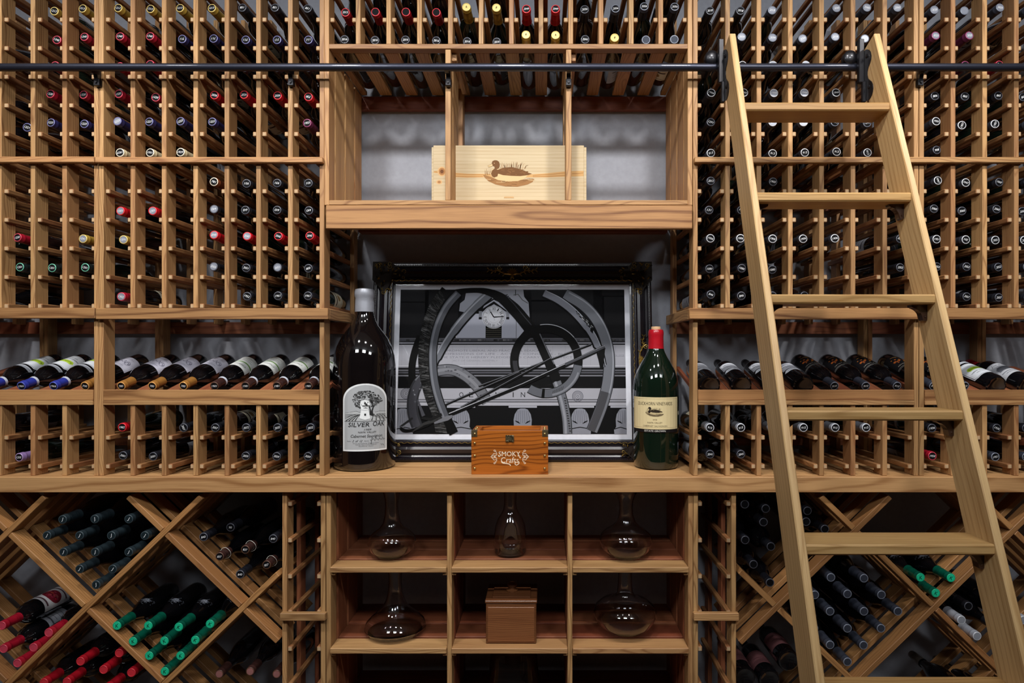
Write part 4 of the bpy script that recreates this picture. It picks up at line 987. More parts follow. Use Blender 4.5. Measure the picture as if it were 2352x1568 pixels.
def duck(p, f, c_dark, c_mid, c_light, seed=4):
    """a swimming duck among reeds; f maps picture coordinates to (u, v)"""
    q = random.Random(seed)
    for i in range(46):      # reeds
        x = q.uniform(585, 800); h = q.uniform(20, 58)*(1.0-abs(x-700)/260); lean = (x-690)*0.22+q.uniform(-12, 12)
        p.stroke([f(x, 216+q.uniform(0, 18)), f(x+lean*0.4, 205-h*0.5), f(x+lean, 212-h)], [2.6*f.k, 2.0*f.k, 0.5*f.k], q.choice((c_mid, c_dark)), i == 0)
    for i in range(16):
        x = q.uniform(470, 530); p.stroke([f(x, 272), f(x+q.uniform(-14, 14), 215+q.uniform(0, 26))], [2.4*f.k, 0.6*f.k], c_mid, False)
    p.poly([f(455, 268), f(480, 275), f(560, 300), f(700, 322), f(800, 308), f(875, 306), f(860, 330), f(820, 350), f(740, 368), f(640, 366), f(560, 350), f(500, 322), f(470, 292)], c_mid)
    for i in range(40):
        x = q.uniform(480, 840); y = 300+q.uniform(-4, 60)*(1-abs(x-660)/260); p.stroke([f(x, y), f(x+q.uniform(16, 46), y+q.uniform(-4, 4))], q.uniform(1.2, 3.2)*f.k, q.choice((c_light, c_dark, c_dark)), i == 0)
    p.poly([f(518, 262), f(530, 290), f(580, 314), f(650, 324), f(740, 322), f(790, 304), f(826, 272), f(855, 262), f(826, 252), f(824, 242), f(806, 243), f(760, 224), f(690, 210), f(620, 214), f(570, 226), f(535, 224)], c_light)
    p.poly([f(572, 232), f(620, 214), f(690, 208), f(760, 224), f(806, 243), f(826, 242), f(822, 253), f(855, 262), f(822, 274), f(760, 282), f(690, 280), f(620, 274), f(580, 262)], c_dark)
    for i in range(24):
        x = q.uniform(590, 790); y = q.uniform(224, 272); p.stroke([f(x, y), f(x+q.uniform(12, 34), y+q.uniform(-1, 5))], 1.8*f.k, c_mid, i == 0)
    p.poly([f(522, 262), f(530, 238), f(548, 222), f(572, 228), f(582, 256), f(574, 284), f(548, 294), f(530, 284)], c_dark)
    p.poly([f(528, 176), f(534, 160), f(552, 152), f(572, 154), f(588, 166), f(594, 186), f(590, 208), f(574, 226), f(552, 222), f(550, 204), f(532, 198)], c_dark)
    p.poly([f(530, 180), f(518, 190), f(496, 198), f(500, 208), f(520, 206), f(536, 198)], c_light); p.stroke([f(530, 180), f(518, 190), f(496, 198), f(500, 208), f(520, 206), f(534, 198)], 2*f.k, c_dark)
    u, v = f(549, 177); p.disc(u, v, 3.4*f.k, 3.4*f.k, c_light, 8)
p = Print(0.00005); LW2 = 0.190; z1, z0, zb = Z(912, 0.09)-ZC, Z(985.5, 0.09)-ZC, Z(993, 0.09)-ZC
p.rect(-LW2/2, zb, LW2/2, z0+0.001, (26, 22, 22)); p.rect(-LW2/2, z0, LW2/2, z1, (226, 208, 160))
i_ = 0.0055; p.stroke([(-LW2/2+i_, z0+i_), (LW2/2-i_, z0+i_), (LW2/2-i_, z1-i_), (-LW2/2+i_, z1-i_), (-LW2/2+i_, z0+i_)], 0.0008, (130, 110, 70))
hh = z1-z0; cv = lambda k: z0+hh*k
p.text('DUCKHORN VINEYARDS', 0, cv(0.80), 0.128, 0.0115, (52, 38, 28)); p.text('2005', 0, cv(0.30), 0.015, 0.005, (110, 80, 50), up=False); p.text('NAPA VALLEY', 0, cv(0.205), 0.052, 0.0058, (74, 54, 38), up=False); p.text('CABERNET SAUVIGNON', 0, cv(0.10), 0.086, 0.0058, (74, 54, 38), up=False)
class FM:
    def __init__(s, cx, cy, k, u, v, w=1.0): s.cx, s.cy, s.k, s.u, s.v, s.w = cx, cy, k, u, v, w
    def __call__(s, x, y): return (s.u+(x-s.cx)*s.k*s.w, s.v-(y-s.cy)*s.k)
duck(p, FM(664, 262, 0.000155, -0.002, cv(0.545)), (44, 36, 30), (120, 104, 78), (206, 186, 140))
p.text('ESTATE GROWN', 0, (zb+z0)/2, 0.074, 0.0062, (226, 222, 214))
part('label', b6, p.mesh('label', 'printed_paper', 0.0820), (0, 0, 0), (0, 0, -math.atan2(b6.location.x, D+0.165)-0.04))

# ------------------------------------------------------------------ framed photograph
FW, FH, FB = 1.078, 0.765, 0.083
TILT = math.atan2(0.095, 0.757)
pic = thing('framed_picture', 'black ornate frame with black and white photograph of sculpture and clock tower', 'picture', (X(1177.5, 0.37), 0.262, ZC+0.001))
pic.rotation_euler = (-TILT, 0, 0)
PROF = [(0, 0.030), (0, -0.002), (0.006, -0.008), (0.014, -0.008), (0.018, -0.002), (0.024, 0.001), (0.034, -0.007), (0.046, -0.011), (0.056, -0.007), (0.060, 0.0), (0.064, 0.0), (0.067, -0.005), (0.074, -0.005), (0.077, 0.002), (0.083, 0.004), (0.083, 0.030)]
def moulding(name, ax, az, bx, bz, nx, nz):
    """from corner a to corner b of the outer edge, inward normal n; ends mitred at 45 degrees"""
    L = Vector((bx-ax, bz-az)).normalized(); v = []; f = []; n = len(PROF)
    for cx, cz, s in ((ax, az, 1), (bx, bz, -1)):
        for t, h in PROF: v.append((cx+nx*t+L.x*s*t, h, cz+nz*t+L.y*s*t))
    for i in range(n-1): f.append((i, i+1, n+i+1, n+i))
    f.append(tuple(range(n))); f.append(tuple(range(n, 2*n))[::-1])
    m = MB(); m.add(v, f); return m.build(name, 'frame_black', pic)
x0, x1 = -FW/2, FW/2
moulding('frame_member', x0, FH, x1, FH, 0, -1); moulding('frame_member', x1, 0, x0, 0, 0, 1)
moulding('frame_member', x0, 0, x0, FH, 1, 0); moulding('frame_member', x1, FH, x1, 0, -1, 0)
# rows of beads, the wavy gilt bead
m = MB()
def along(inset, step):
    for a, b_ in (((x0+inset, FH-inset), (x1-inset, FH-inset)), ((x0+inset, inset), (x1-inset, inset)), ((x0+inset, inset), (x0+inset, FH-inset)), ((x1-inset, inset), (x1-inset, FH-inset))):
        A, B = Vector(a), Vector(b_); n = int((B-A).length/step)
        for i in range(1, n): yield A+(B-A)*i/n, (B-A).normalized()
for q_, t in along(0.010, 0.0066): m.ball((q_.x, -0.0085, q_.y), 0.0026, 0.0026, 0.0026, 0, 5, 3)
o = m.build('bead_row', 'bead_metal', pic); o['kind'] = 'stuff'
m = MB()
for a, b_ in (((x0, FH), (x1, FH)), ((x0, 0), (x1, 0)), ((x0, 0), (x0, FH)), ((x1, 0), (x1, FH))):
    ins = 0.0705
    A = Vector((max(min(a[0], x1-ins), x0+ins), max(min(a[1], FH-ins), ins))); B = Vector((max(min(b_[0], x1-ins), x0+ins), max(min(b_[1], FH-ins), ins)))
    L = (B-A).length; t = (B-A).normalized(); nn = Vector((-t.y, t.x)); n = int(L/0.006)
    m.tube([(A.x+t.x*L*i/n+nn.x*0.0024*math.sin(i*1.57), -0.0062, A.y+t.y*L*i/n+nn.y*0.0024*math.sin(i*1.57)) for i in range(n+1)], 0.0011, 4)
    for i in range(2, n, 4): m.ball((A.x+t.x*L*i/n, -0.0062, A.y+t.y*L*i/n), 0.0022, 0.0014, 0.0022, 0, 5, 3)
m.build('gilt_bead', 'frame_gold', pic)
# carved corners
def curl(m, cx, cz, r, a0, turns, y=-0.012, rad=0.0016, sx=1, sz=1, mi=0):
    n = int(12*abs(turns)); pts = [(cx+sx*r*(1-0.75*i/n)*math.cos(a0+2*PI*turns*i/n), y-0.002*math.sin(PI*i/n), cz+sz*r*(1-0.75*i/n)*math.sin(a0+2*PI*turns*i/n)) for i in range(n+1)]
    m.tube(pts, [rad*(1-0.5*i/n) for i in range(n+1)], 5, mi)
def leaf(m, x, z, L, ang, wd, y=-0.012, mi=0):
    dx, dz = math.cos(ang), math.sin(ang); v = []; f = []
    N = 5
    for i in range(N+1):
        t = i/N; ww = wd*math.sin(PI*min(1, t*0.92+0.08))*(1 if t < 1 else 0.1)
        cx, cz = x+dx*L*t, z+dz*L*t
        v += [(cx-dz*ww, y+0.002, cz+dx*ww), (cx, y-0.004*math.sin(PI*t), cz), (cx+dz*ww, y+0.002, cz-dx*ww)]
    for i in range(N):
        a = 3*i; f += [(a, a+1, a+4, a+3), (a+1, a+2, a+5, a+4)]
    m.add(v, f, mi)
for sx, sz, cx, cz in ((1, -1, x0, FH), (-1, -1, x1, FH), (1, 1, x0, 0), (-1, 1, x1, 0)):
    m = MB(); q = random.Random(17)
    pts = [(-0.003, -0.003), (0.070, -0.003), (0.078, 0.006), (0.105, 0.030), (0.130, 0.044), (0.100, 0.056), (0.076, 0.062), (0.070, 0.074), (0.060, 0.098), (0.044, 0.130), (0.030, 0.105), (0.006, 0.078), (-0.003, 0.070)]
    m.extrude([(cx+sx*a, cz+sz*b_) for a, b_ in pts], 0.009, 1, 'y', -0.0115)
    for i in range(46):
        while True:
            a, b_ = q.uniform(0, 0.125), q.uniform(0, 0.125)
            if (a+b_ < 0.10 and a < 0.075 and b_ < 0.075) or (abs(a*0.36-b_) < 0.02 and a < 0.125 and a > 0.05) or (abs(b_*0.36-a) < 0.02 and b_ < 0.125 and b_ > 0.05): break
        ang = q.uniform(0, 2*PI)
        if i % 3 == 0: curl(m, cx+sx*a, cz+sz*b_, q.uniform(0.005, 0.010), ang, q.choice((-1.2, 1.2)), -0.0145, 0.0011, mi=q.choice((0, 1)))
        else: leaf(m, cx+sx*a, cz+sz*b_, q.uniform(0.010, 0.018), ang, 0.0032, -0.0150, q.choice((0, 0, 1)))
    m.build('corner_ornament', ['frame_gold', 'frame_dull'], pic)
# shell crest at the middle of the top, sprays at the middle of the sides
def crest(cx, cz, vertical=False):
    m = MB()
    def T(a, b_): return (cx+(b_ if vertical else a), cz+(a if vertical else b_))
    for i in range(9):
        a = PI*(0.08+0.84*i/8); L = 0.030 if not vertical else 0.022; x_, z_ = T(0, -0.012)
        leaf(m, x_, z_, L*(0.8+0.2*math.sin(a)), a if not vertical else PI/2-a, 0.0042, -0.017)
    for s in (-1, 1):
        leaf(m, *T(0, -0.012), 0.02, -PI/2+s*0.35 if not vertical else s*0.35, 0.004, -0.017)
        pts = [(0.012, -0.010), (0.030, -0.008), (0.045, 0.000), (0.060, 0.006), (0.075, 0.002), (0.090, 0.008)]
        m.tube([(T(s*a, b_)[0], -0.015, T(s*a, b_)[1]) for a, b_ in pts], [0.0026, 0.0024, 0.002, 0.0018, 0.0014, 0.0009], 5)
        for a, b_ in pts[1:]:
            for da in (0.9, -0.9):
                leaf(m, *T(s*a, b_), 0.014, (PI/2-s*(PI/2-da)) if not vertical else s*(PI/2)+da*0.8, 0.0026, -0.016)
        curl(m, T(s*0.050, 0.014)[0], T(s*0.050, 0.014)[1], 0.010, 0, s*1.3, -0.015, 0.0016)
    m.build('crest_ornament', 'frame_gold', pic)
crest(0, FH-0.038); crest(x1-0.042, FH*0.5, True); crest(x0+0.042, FH*0.5, True)
board_b = MB(); board_b.box(x0+0.02, x1-0.02, 0.016, 0.026, 0.02, FH-0.02); board_b.build('backing', 'back_panel', pic)
mb_ = MB(); mx0, mx1, mz0, mz1 = x0+0.080, x1-0.080, 0.080, FH-0.080
mb_.box(mx0, mx1, 0.010, 0.0155, mz0, mz1); mb_.build('mat', 'mat_board', pic)
# the print; coordinates below are in a 2352 px wide view of the niche
PX0, PX1, PZ0, PZ1 = 553.0, 1815.0, 420.0, 1240.0
pw, ph = (mx1-mx0)-0.046, (mz1-mz0)-0.046
def g(x, y): return ((x-PX0)/(PX1-PX0)*pw-pw/2, (PZ1-y)/(PZ1-PZ0)*ph)
KP = pw/(PX1-PX0)
gA = lambda x, y: g(396.2+x*0.3789, 247.6+y*0.3789)
gB = lambda x, y: g(1163.7+x*0.379, 247.6+y*0.379)
gC = lambda x, y: g(396.2+x*0.3789, 817.1+y*0.3789)
gD = lambda x, y: g(1163.7+x*0.379, 817.1+y*0.379)
p = Print(0.00003)
def rc(xa, ya, xb, yb, c, up=True):
    xa, xb = max(xa, PX0), min(xb, PX1); ya, yb = max(ya, PZ0), min(yb, PZ1)
    a, b_ = g(xa, yb), g(xb, ya); p.rect(a[0], a[1], b_[0], b_[1], c, up)
def st(pts, wd, c, up=True, f=g): p.stroke([f(*q_) for q_ in pts], [w_*KP for w_ in wd] if isinstance(wd, (list, tuple)) else wd*KP, c, up)
def smooth(pts, n=6):
    out = []
    for i in range(len(pts)-1):
        p0 = pts[max(i-1, 0)]; p1 = pts[i]; p2 = pts[i+1]; p3 = pts[min(i+2, len(pts)-1)]
        for k in range(n):
            t = k/n
            out.append(tuple(0.5*(2*p1[j]+(p2[j]-p0[j])*t+(2*p0[j]-5*p1[j]+4*p2[j]-p3[j])*t*t+(3*p1[j]-p0[j]-3*p2[j]+p3[j])*t**3) for j in (0, 1)))
    return out+[pts[-1]]
BK = (34, 34, 37)
rc(PX0, PZ0, PX1, PZ1, BK)
for a in ((557, 490, 690, 496), (692, 422, 712, 700), (880, 424, 900, 700), (1245, 424, 1292, 700), (1290, 480, 1420, 490), (1640, 424, 1690, 700), (1690, 455, 1815, 462), (1690, 460, 1700, 690)): rc(*a, (50, 50, 53), False)
p.poly([g(*q_) for q_ in ((885, 545), (890, 500), (915, 480), (925, 421), (1245, 421), (1250, 462), (1275, 495), (1282, 585), (1200, 580), (1080, 470), (950, 560))], (166, 168, 176))
st([(1202, 421), (1202, 455)], 4, 40); st([(1190, 452), (1215, 447), (1240, 480), (1272, 500)], 5, 110, False)
p.poly([g(*q_) for q_ in ((870, 702), (870, 650), (905, 600), (952, 580), (956, 558), (1010, 550), (1025, 515), (1080, 480), (1150, 515), (1165, 550), (1200, 583), (1215, 612), (1256, 652), (1212, 706))], (184, 186, 196))
st([(1206, 590), (1206, 700)], 3, 120); st([(870, 700), (870, 650), (905, 600)], 3, 210, False)
p.poly([g(*q_) for q_ in ((975, 560), (1080, 488), (1175, 560), (1160, 556), (1080, 505), (1000, 560))], 26)
p.poly([g(*q_) for q_ in ((1025, 560), (1080, 512), (1140, 560))], (150, 152, 160))
for xa in (996, 1150): rc(xa, 545, xa+17, 592, (150, 152, 158)); rc(xa, 580, xa+17, 593, 28, False)
rc(1035, 620, 1125, 706, 18)
for y in (646, 657, 668, 680, 692): rc(1037, y, 1123, y+2.5, (120, 116, 104), y == 646)
u, v = g(1080, 580); r = 65*KP
p.disc(u, v, r, r, (214, 215, 220), 40); p.ring(u, v, r*0.93, r*0.93, r*0.03, 70, 40); p.ring(u, v, r*0.50, r*0.50, r*0.012, 150, 32, up=False)
for i, sN in enumerate(('XII', 'I', 'II', 'III', 'IIII', 'V', 'VI', 'VII', 'VIII', 'IX', 'X', 'XI')):
    a = PI/2-i*PI/6; p.text(sN, u+r*0.73*math.cos(a), v+r*0.73*math.sin(a), r*0.09*max(1, len(sN)), r*0.26, 30, 0, a-PI/2, up=(i == 0))
p.stroke([(u, v), g(1061, 548)], r*0.09, 10); p.stroke([(u, v), g(1137, 577)], [r*0.11, r*0.05], 10); p.stroke([(u, v), g(1085, 600)], r*0.015, 60, False)
for ya, yb, c in ((700, 706, 110), (706, 718, 96), (718, 723, 20), (723, 734, 146), (734, 740, 22), (740, 744, 190), (744, 858, 174), (858, 862, 208), (862, 870, 140), (870, 880, 30), (880, 888, 120), (888, 893, 40), (893, 902, 100), (902, 910, 26), (910, 918, 136), (918, 985, 22), (985, 1046, 176), (1046, 1050, 90), (1050, 1060, 164), (1060, 1064, 60), (1064, 1082, 182), (1082, 1240, 20)):
    rc(PX0, ya, PX1, yb, (c, c, c+6 if c > 60 else c+2), ya == 700)
qr = random.Random(2)
for i in range(60): x = qr.uniform(560, 1790); rc(x, 707, x+qr.uniform(4, 26), 717, qr.choice((70, 84, 120, 130)), i == 0)
for i in range(50): x = qr.uniform(560, 1790); y = qr.uniform(922, 980); rc(x, y, x+qr.uniform(10, 50), y+2, qr.choice((32, 40, 48)), i == 0)
for i in range(18): rc(570+70*i, 746, 571.5+70*i, 856, (160, 160, 166), i == 0)
for i, (sN, xa, xb) in enumerate((('TO PROMOTE LIBERAL AND PRACTICAL EDUCATION', 775, 1400), ('PROFESSIONS OF LIFE - ACT OF CONGRESS - BUT', 775, 1500), ('THE STATE IS HEREBY PLEDGED TO CARRY INTO EFFECT', 775, 1520))):
    a = g(xa, 0)[0]; b_ = g(xb, 0)[0]; p.text(sN, (a+b_)/2, g(0, 772+19*i)[1], b_-a, 11*KP, (138, 138, 146), up=(i == 0))
p.text('ACT OF GENERAL ASSEMBLY', g(980, 0)[0], g(0, 829)[1], 250*KP, 9*KP, (150, 150, 156), up=False); p.text('COLLEGE', g(1775, 0)[0], g(0, 801)[1], 66*KP, 11*KP, (138, 138, 146), up=False)
for sN, x in (('O', 905), ('E', 960), ('M', 1105), ('I', 1192), ('N', 1246)): p.text(sN, g(x, 0)[0], g(0, 1021)[1], (5 if sN == 'I' else 24)*KP, 27*KP, 60, up=(sN == 'O'))
for x, y in ((600, 1015), (1548, 1030)):
    for k, rr in enumerate((29, 22, 15, 6)): p.ring(*g(x, y), rr*KP, rr*KP, (3 if k else 4)*KP, (120, 120, 128), 26, up=(k == 0))
for x in (585, 905, 1245, 1560, 1806):
    pts = [(x-58, 1240), (x-60, 1216), (x-48, 1200), (x-50, 1160), (x-44, 1130), (x-28, 1104), (x, 1094), (x+28, 1104), (x+44, 1130), (x+50, 1160), (x+48, 1200), (x+60, 1216), (x+58, 1240)]
    pts = [(min(max(a, PX0), PX1), b_) for a, b_ in pts]
    p.poly([g(*q_) for q_ in pts], (152, 154, 162))
    for i in range(7):
        xx = x-36+12*i
        if PX0 < xx < PX1-2: st([(xx*0.8+x*0.2, 1108), (xx, 1150), (xx, 1180)], 2, (112, 112, 120), i == 0)
    for s in (-1, 1):
        if PX0 < x+s*40 < PX1: st([(x+s*14, 1182), (x+s*26, 1174), (x+s*42, 1166)], [2, 8, 3], 20, s < 0)
    a0, b0 = max(x-58, PX0), min(x+58, PX1); st([(a0, 1212), ((a0+b0)/2, 1202), (b0, 1212)], 5, 40)
    rc(x-78, 1083, x+78, 1094, (176, 177, 184)); rc(x-78, 1094, x+78, 1098, 12)
# --- the sculpture
st(smooth([(672, 690), (645, 770), (630, 850), (632, 930), (648, 960)]), [30, 48, 56, 50, 20][0] if False else 40, 16)
ringp = smooth([(668, 1205), (640, 1120), (640, 1030), (668, 955), (725, 905), (800, 882), (870, 886), (940, 925), (1000, 985), (1050, 1062)])
st(ringp, 62, (66, 66, 70)); st(ringp[18:], 54, (128, 129, 134)); st(ringp[:22], 40, (84, 84, 90)); st([(q_[0]+0, q_[1]) for q_ in ringp[24:50]], 16, (146, 147, 152))
for i in range(40):
    q_ = ringp[min(len(ringp)-1, qr.randint(10, len(ringp)-1))]; p.disc(*g(q_[0]+qr.uniform(-22, 22), q_[1]+qr.uniform(-20, 20)), qr.uniform(3, 9)*KP, qr.uniform(2, 6)*KP, qr.choice(((104, 104, 110), (146, 146, 152), (84, 84, 90))), 7, i == 0)
arch2 = smooth([(1052, 452), (980, 520), (900, 610), (830, 710), (780, 800), (752, 872)])
st(arch2, [58]*6+[52]*10+[44]*10+[30]*(len(arch2)-26), 20); st([(a-4, b_-3) for a, b_ in arch2], [50]*6+[44]*10+[36]*10+[24]*(len(arch2)-26), (126, 128, 134)); st([(a-14, b_-10) for a, b_ in arch2], 8, (170, 172, 178))
topd = smooth([(850, 436), (930, 426), (1020, 428), (1110, 462), (1190, 530), (1250, 600), (1300, 668)])
st([q_ for q_ in topd if q_[1] > 424], [28 if i < 10 else min(70, 28+(i-10)*3) for i in range(len([q_ for q_ in topd if q_[1] > 424]))], 24)
st([(1145, 450), (1190, 500), (1245, 570), (1292, 626)], 5, (84, 84, 90))
for i in range(20): t = i/19; st([(1150+140*t, 452+170*t), (1157+140*t, 450+170*t)], 5, (30, 30, 34), i == 0)
# right-hand double band
outb = smooth([(1480, 446), (1570, 500), (1640, 570), (1690, 660), (1718, 760), (1724, 860), (1712, 970), (1685, 1070), (1655, 1150), (1625, 1222)])
st(outb, 66, (54, 54, 58)); st(outb, 58, (132, 134, 140)); st([(a+22, b_-8) for a, b_ in outb[:40]], 6, (168, 170, 176)); st([(a-6, b_) for a, b_ in outb[38:]], 44, (92, 92, 96))
inb = smooth([(1360, 442), (1440, 482), (1520, 545), (1590, 625), (1640, 705), (1672, 790), (1688, 868)])
st(inb, [50]*20+[46]*8+[30]*(len(inb)-28), 22); st([(a+2, b_-2) for a, b_ in inb], [40]*20+[34]*8+[16]*(len(inb)-28), (144, 146, 154)); st([(a+20, b_-16) for a, b_ in inb], 5, 16); st([(a+15, b_-13) for a, b_ in inb], 3, (190, 192, 198))
for i in range(26):
    t = qr.random(); x, y = 1538+100*t+qr.uniform(-9, 9), 545+105*t+qr.uniform(-9, 9); st([(x, y), (x+qr.uniform(4, 14), y+qr.uniform(4, 16))], qr.uniform(2, 6), qr.choice((20, 30, 60, 180)), i == 0)
p.poly([g(*q_) for q_ in ((1622, 640), (1640, 648), (1634, 676), (1620, 660))], 20)
# upright dark blade and pale leg
p.poly([g(*q_) for q_ in ((1296, 690), (1340, 672), (1400, 800), (1448, 905), (1462, 960), (1412, 970), (1370, 860))], 22)
st([(1338, 676), (1372, 752), (1396, 806), (1420, 850)], 6, (120, 121, 126))
leg = smooth([(1432, 948), (1456, 1020), (1474, 1090), (1486, 1160), (1490, 1238)])
st(leg, 54, 40); st(leg, 46, (124, 126, 132)); st([(a-8, b_) for a, b_ in leg], 14, (158, 160, 166))
for i in range(14): st([(1472+i*2.2, 1040+i*14), (1482+i*2.2, 1042+i*14)], 6, 60, i == 0)
# big ring
cx_, cy_ = 1375, 830
arc = lambda a0, a1, n, rr=1.0: [(cx_+178*rr*math.cos(math.radians(a0+(a1-a0)*i/n)), cy_+184*rr*math.sin(math.radians(a0+(a1-a0)*i/n))) for i in range(n+1)]
st(arc(14, -212, 40), 48, 24); st(arc(-40, -100, 20, 1.13), 4, (196, 197, 202)); st(arc(-4, -40, 12, 1.13), 3, (150, 151, 156), False)
st(arc(122, 8, 24), 50, 34); st(arc(122, 8, 24), 44, (116, 118, 124)); st(arc(80, 20, 14, 1.06), 10, (146, 148, 154)); st(arc(98, 93, 3), 52, 16); st(arc(-180, -205, 8, 0.98), 26, (70, 70, 74))
for i in range(7): st([(1410+i*9, 1014-i*3), (1414+i*9, 998-i*4)], 2.5, 60, i == 0)
# rods
for a, b_, wd in (((1000, 975), (1625, 738), 11), ((905, 1095), (1400, 818), 15), ((812, 1080), (1225, 895), 12)):
    st([a, b_], wd, 18); st([(a[0], a[1]-wd*0.3), (b_[0], b_[1]-wd*0.3)], 2.5, (140, 141, 146))
st([(640, 1222), (800, 1150), (1240, 968), (1700, 752)], [10, 22, 20, 24], 16); st([(800, 1142), (1240, 960), (1698, 745)], [5, 3, 4], (186, 187, 192)); st([(1480, 852), (1698, 752)], 12, (92, 93, 98))
p.poly([g(*q_) for q_ in ((1655, 790), (1703, 756), (1690, 880), (1672, 850))], 20)
# serrated wheel rim and the smooth band beside it
spk = smooth([(812, 424), (752, 510), (716, 610), (696, 720), (694, 830), (708, 930), (736, 1030), (772, 1120), (800, 1232)], 10)
st(spk, 62, 30)
for i in range(0, len(spk)-1):
    a, b_ = spk[i], spk[i+1]; t = Vector((b_[0]-a[0], b_[1]-a[1])).normalized(); nn = Vector((-t.y, t.x)); c = Vector(a)
    for s in (0.0, 0.5):
        q_ = c+(Vector(b_)-c)*s; e0 = q_-nn*30+t*12; e1 = q_+nn*30-t*10
        if min(e0.y, e1.y) > PZ0+3 and max(e0.y, e1.y) < PZ1-3: st([tuple(e1), tuple(q_), tuple(e0)], [4, 3.5, 2.5], qr.choice((120, 138, 150, 96)), i == 0 and s == 0)
sb = smooth([(880, 440), (815, 520), (768, 625), (745, 740), (744, 850), (758, 960), (786, 1060), (826, 1160)])
sb = [q_ for q_ in sb if q_[1] > 436]
st(sb, 50, 26); st(sb, 40, (104, 106, 112)); st([(a-10, b_) for a, b_ in sb], 12, (138, 140, 146)); st([(826, 1150), (868, 1236)], 50, 16)
# tangle of parts at the foot
st(smooth([(575, 1206), (600, 1222), (650, 1215), (720, 1190), (760, 1165)]), [10, 16]+[18]*20 if False else 17, 22); st(smooth([(573, 1200), (620, 1165), (640, 1150)]), 10, 60); st(smooth([(575, 1196), (610, 1212), (655, 1204)]), 4, (120, 120, 126))
st([(640, 1228), (700, 1185), (770, 1160)], [6, 14, 22], 70); st([(760, 1180), (830, 1152), (860, 1140)], [10, 26, 12], (132, 133, 138)); st([(665, 1050), (700, 1140)], [8, 20], (92, 92, 98)); st([(690, 1150), (740, 1160), (800, 1130)], 16, 40)
p.c = [tuple(255*((k if k > 0 else 0)/255)**1.3 for k in ((c, c, c) if isinstance(c, int) else c)) for c in p.c]
part('print', pic, p.mesh('print', 'printed_paper', None, base=-0.0098), (0, 0, mz0+0.023))
gm = MB(); gm.box(mx0-0.001, mx1+0.001, 0.0040, 0.0055, mz0-0.001, mz1+0.001, 0, 0.0002); gm.build('glass_pane', 'picture_glass', pic)

# ------------------------------------------------------------------ stained box with lettering
bx = thing('wooden_box', 'small orange-stained wooden box with white lettering in front of the picture', 'box', (X(1170.8, 0.022), 0.022+0.077, ZC))
BW, BD, BH = 0.2587, 0.154, 0.147; th = 0.010
def bpart(name, a, b_, c, d, e, f_, mat, bev=0.0012):
    m = MB(); m.box(a, b_, c, d, e, f_, 0, bev); return m.build(name, mat, bx)
y0 = -BD/2
bpart('front_panel', -BW/2, BW/2, y0, y0+th, 0, BH, 'stained_x'); bpart('back_panel', -BW/2, BW/2, BD/2-th, BD/2, 0, BH, 'stained_x')
bpart('side_panel', -BW/2, -BW/2+th, y0+th, BD/2-th, 0, BH, 'stained_x'); bpart('side_panel', BW/2-th, BW/2, y0+th, BD/2-th, 0, BH, 'stained_x')
bpart('bottom_panel', -BW/2+th, BW/2-th, y0+th, BD/2-th, 0, 0.008, 'stained_x')
for a, b_ in ((-BW/2+0.0005, -BW/2+0.026), (BW/2-0.026, BW/2-0.0005)): bpart('lid_rail', a, b_, y0+th, BD/2-th, BH-0.012, BH-0.0005, 'stained_x')
bpart('lid_panel', -BW/2+0.026, BW/2-0.026, y0+th, BD/2-th, BH-0.020, BH-0.013, 'walnut_x')
def stud(x, y, z):
    k = MB(); k.ball((0, 0, 0), 0.0047, 0.004, 0.0047, 0, 12, 8); return k.build('stud', 'brass', bx, (x, y, z), smooth=True)
for s in (-1, 1):
    for zz in (BH-0.011, BH-0.042, BH-0.084, BH-0.127): stud(s*(BW/2-0.0115), y0-0.001, zz)
    for yy in (y0+0.03, y0+0.075): stud(s*(BW/2-0.012), yy, BH+0.0006)
    k = MB(); k.box(min(s*BW/2, s*(BW/2-0.020)), max(s*BW/2, s*(BW/2-0.020)), y0-0.0012, y0-0.0001, BH-0.020, BH+0.0006, 0, 0.0003); k.box(min(s*BW/2, s*(BW/2-0.020)), max(s*BW/2, s*(BW/2-0.020)), y0-0.0012, y0+0.02, BH, BH+0.0012, 0, 0.0003)
    k.build('corner_cap', 'antique_metal', bx)
k = MB(); cz = BH-0.027; yy = y0-0.003
k.box(-0.014, 0.014, y0-0.0018, y0-0.0001, cz-0.011, cz+0.012, 0, 0.0006)
k.tube([(-0.013+0.0005*i, yy, cz+0.010+0.002*math.sin(i*0.4)) for i in range(46)], 0.0016, 6); k.tube([(0.010*math.cos(a)-0.001+0.004, yy-0.001, cz+0.001+0.009*math.sin(a)) for a in [PI*0.55-i*0.2 for i in range(15)]], [0.0014+0.0008*math.sin(PI*i/14) for i in range(15)], 6)
for c in ((-0.010, -0.008), (-0.006, -0.008), (0.011, -0.009)): curl(k, c[0], cz+c[1], 0.0035, 0, 1.2, yy, 0.0012)
k.tube([(-0.012, yy, cz-0.009), (-0.004, yy, cz-0.004), (0.006, yy, cz-0.006)], 0.0014, 6)
k.build('latch', 'antique_metal', bx, smooth=True)
p = Print(0.00004); WHT = (238, 222, 196)
kx = BW/1130.0
def s_(x, y): return ((x-645)*kx, BH-(y-190)*BH/637.0)
def stx(pts, wd, up=False): p.stroke([s_(*q_) for q_ in pts], [w_*kx for w_ in wd] if isinstance(wd, (list, tuple)) else wd*kx, WHT, up)
p.text('SMOKY', *s_(640, 528), 318*kx, 72*kx, WHT); p.text('Crafts', *s_(646, 618), 262*kx, 82*kx, WHT, up=False)
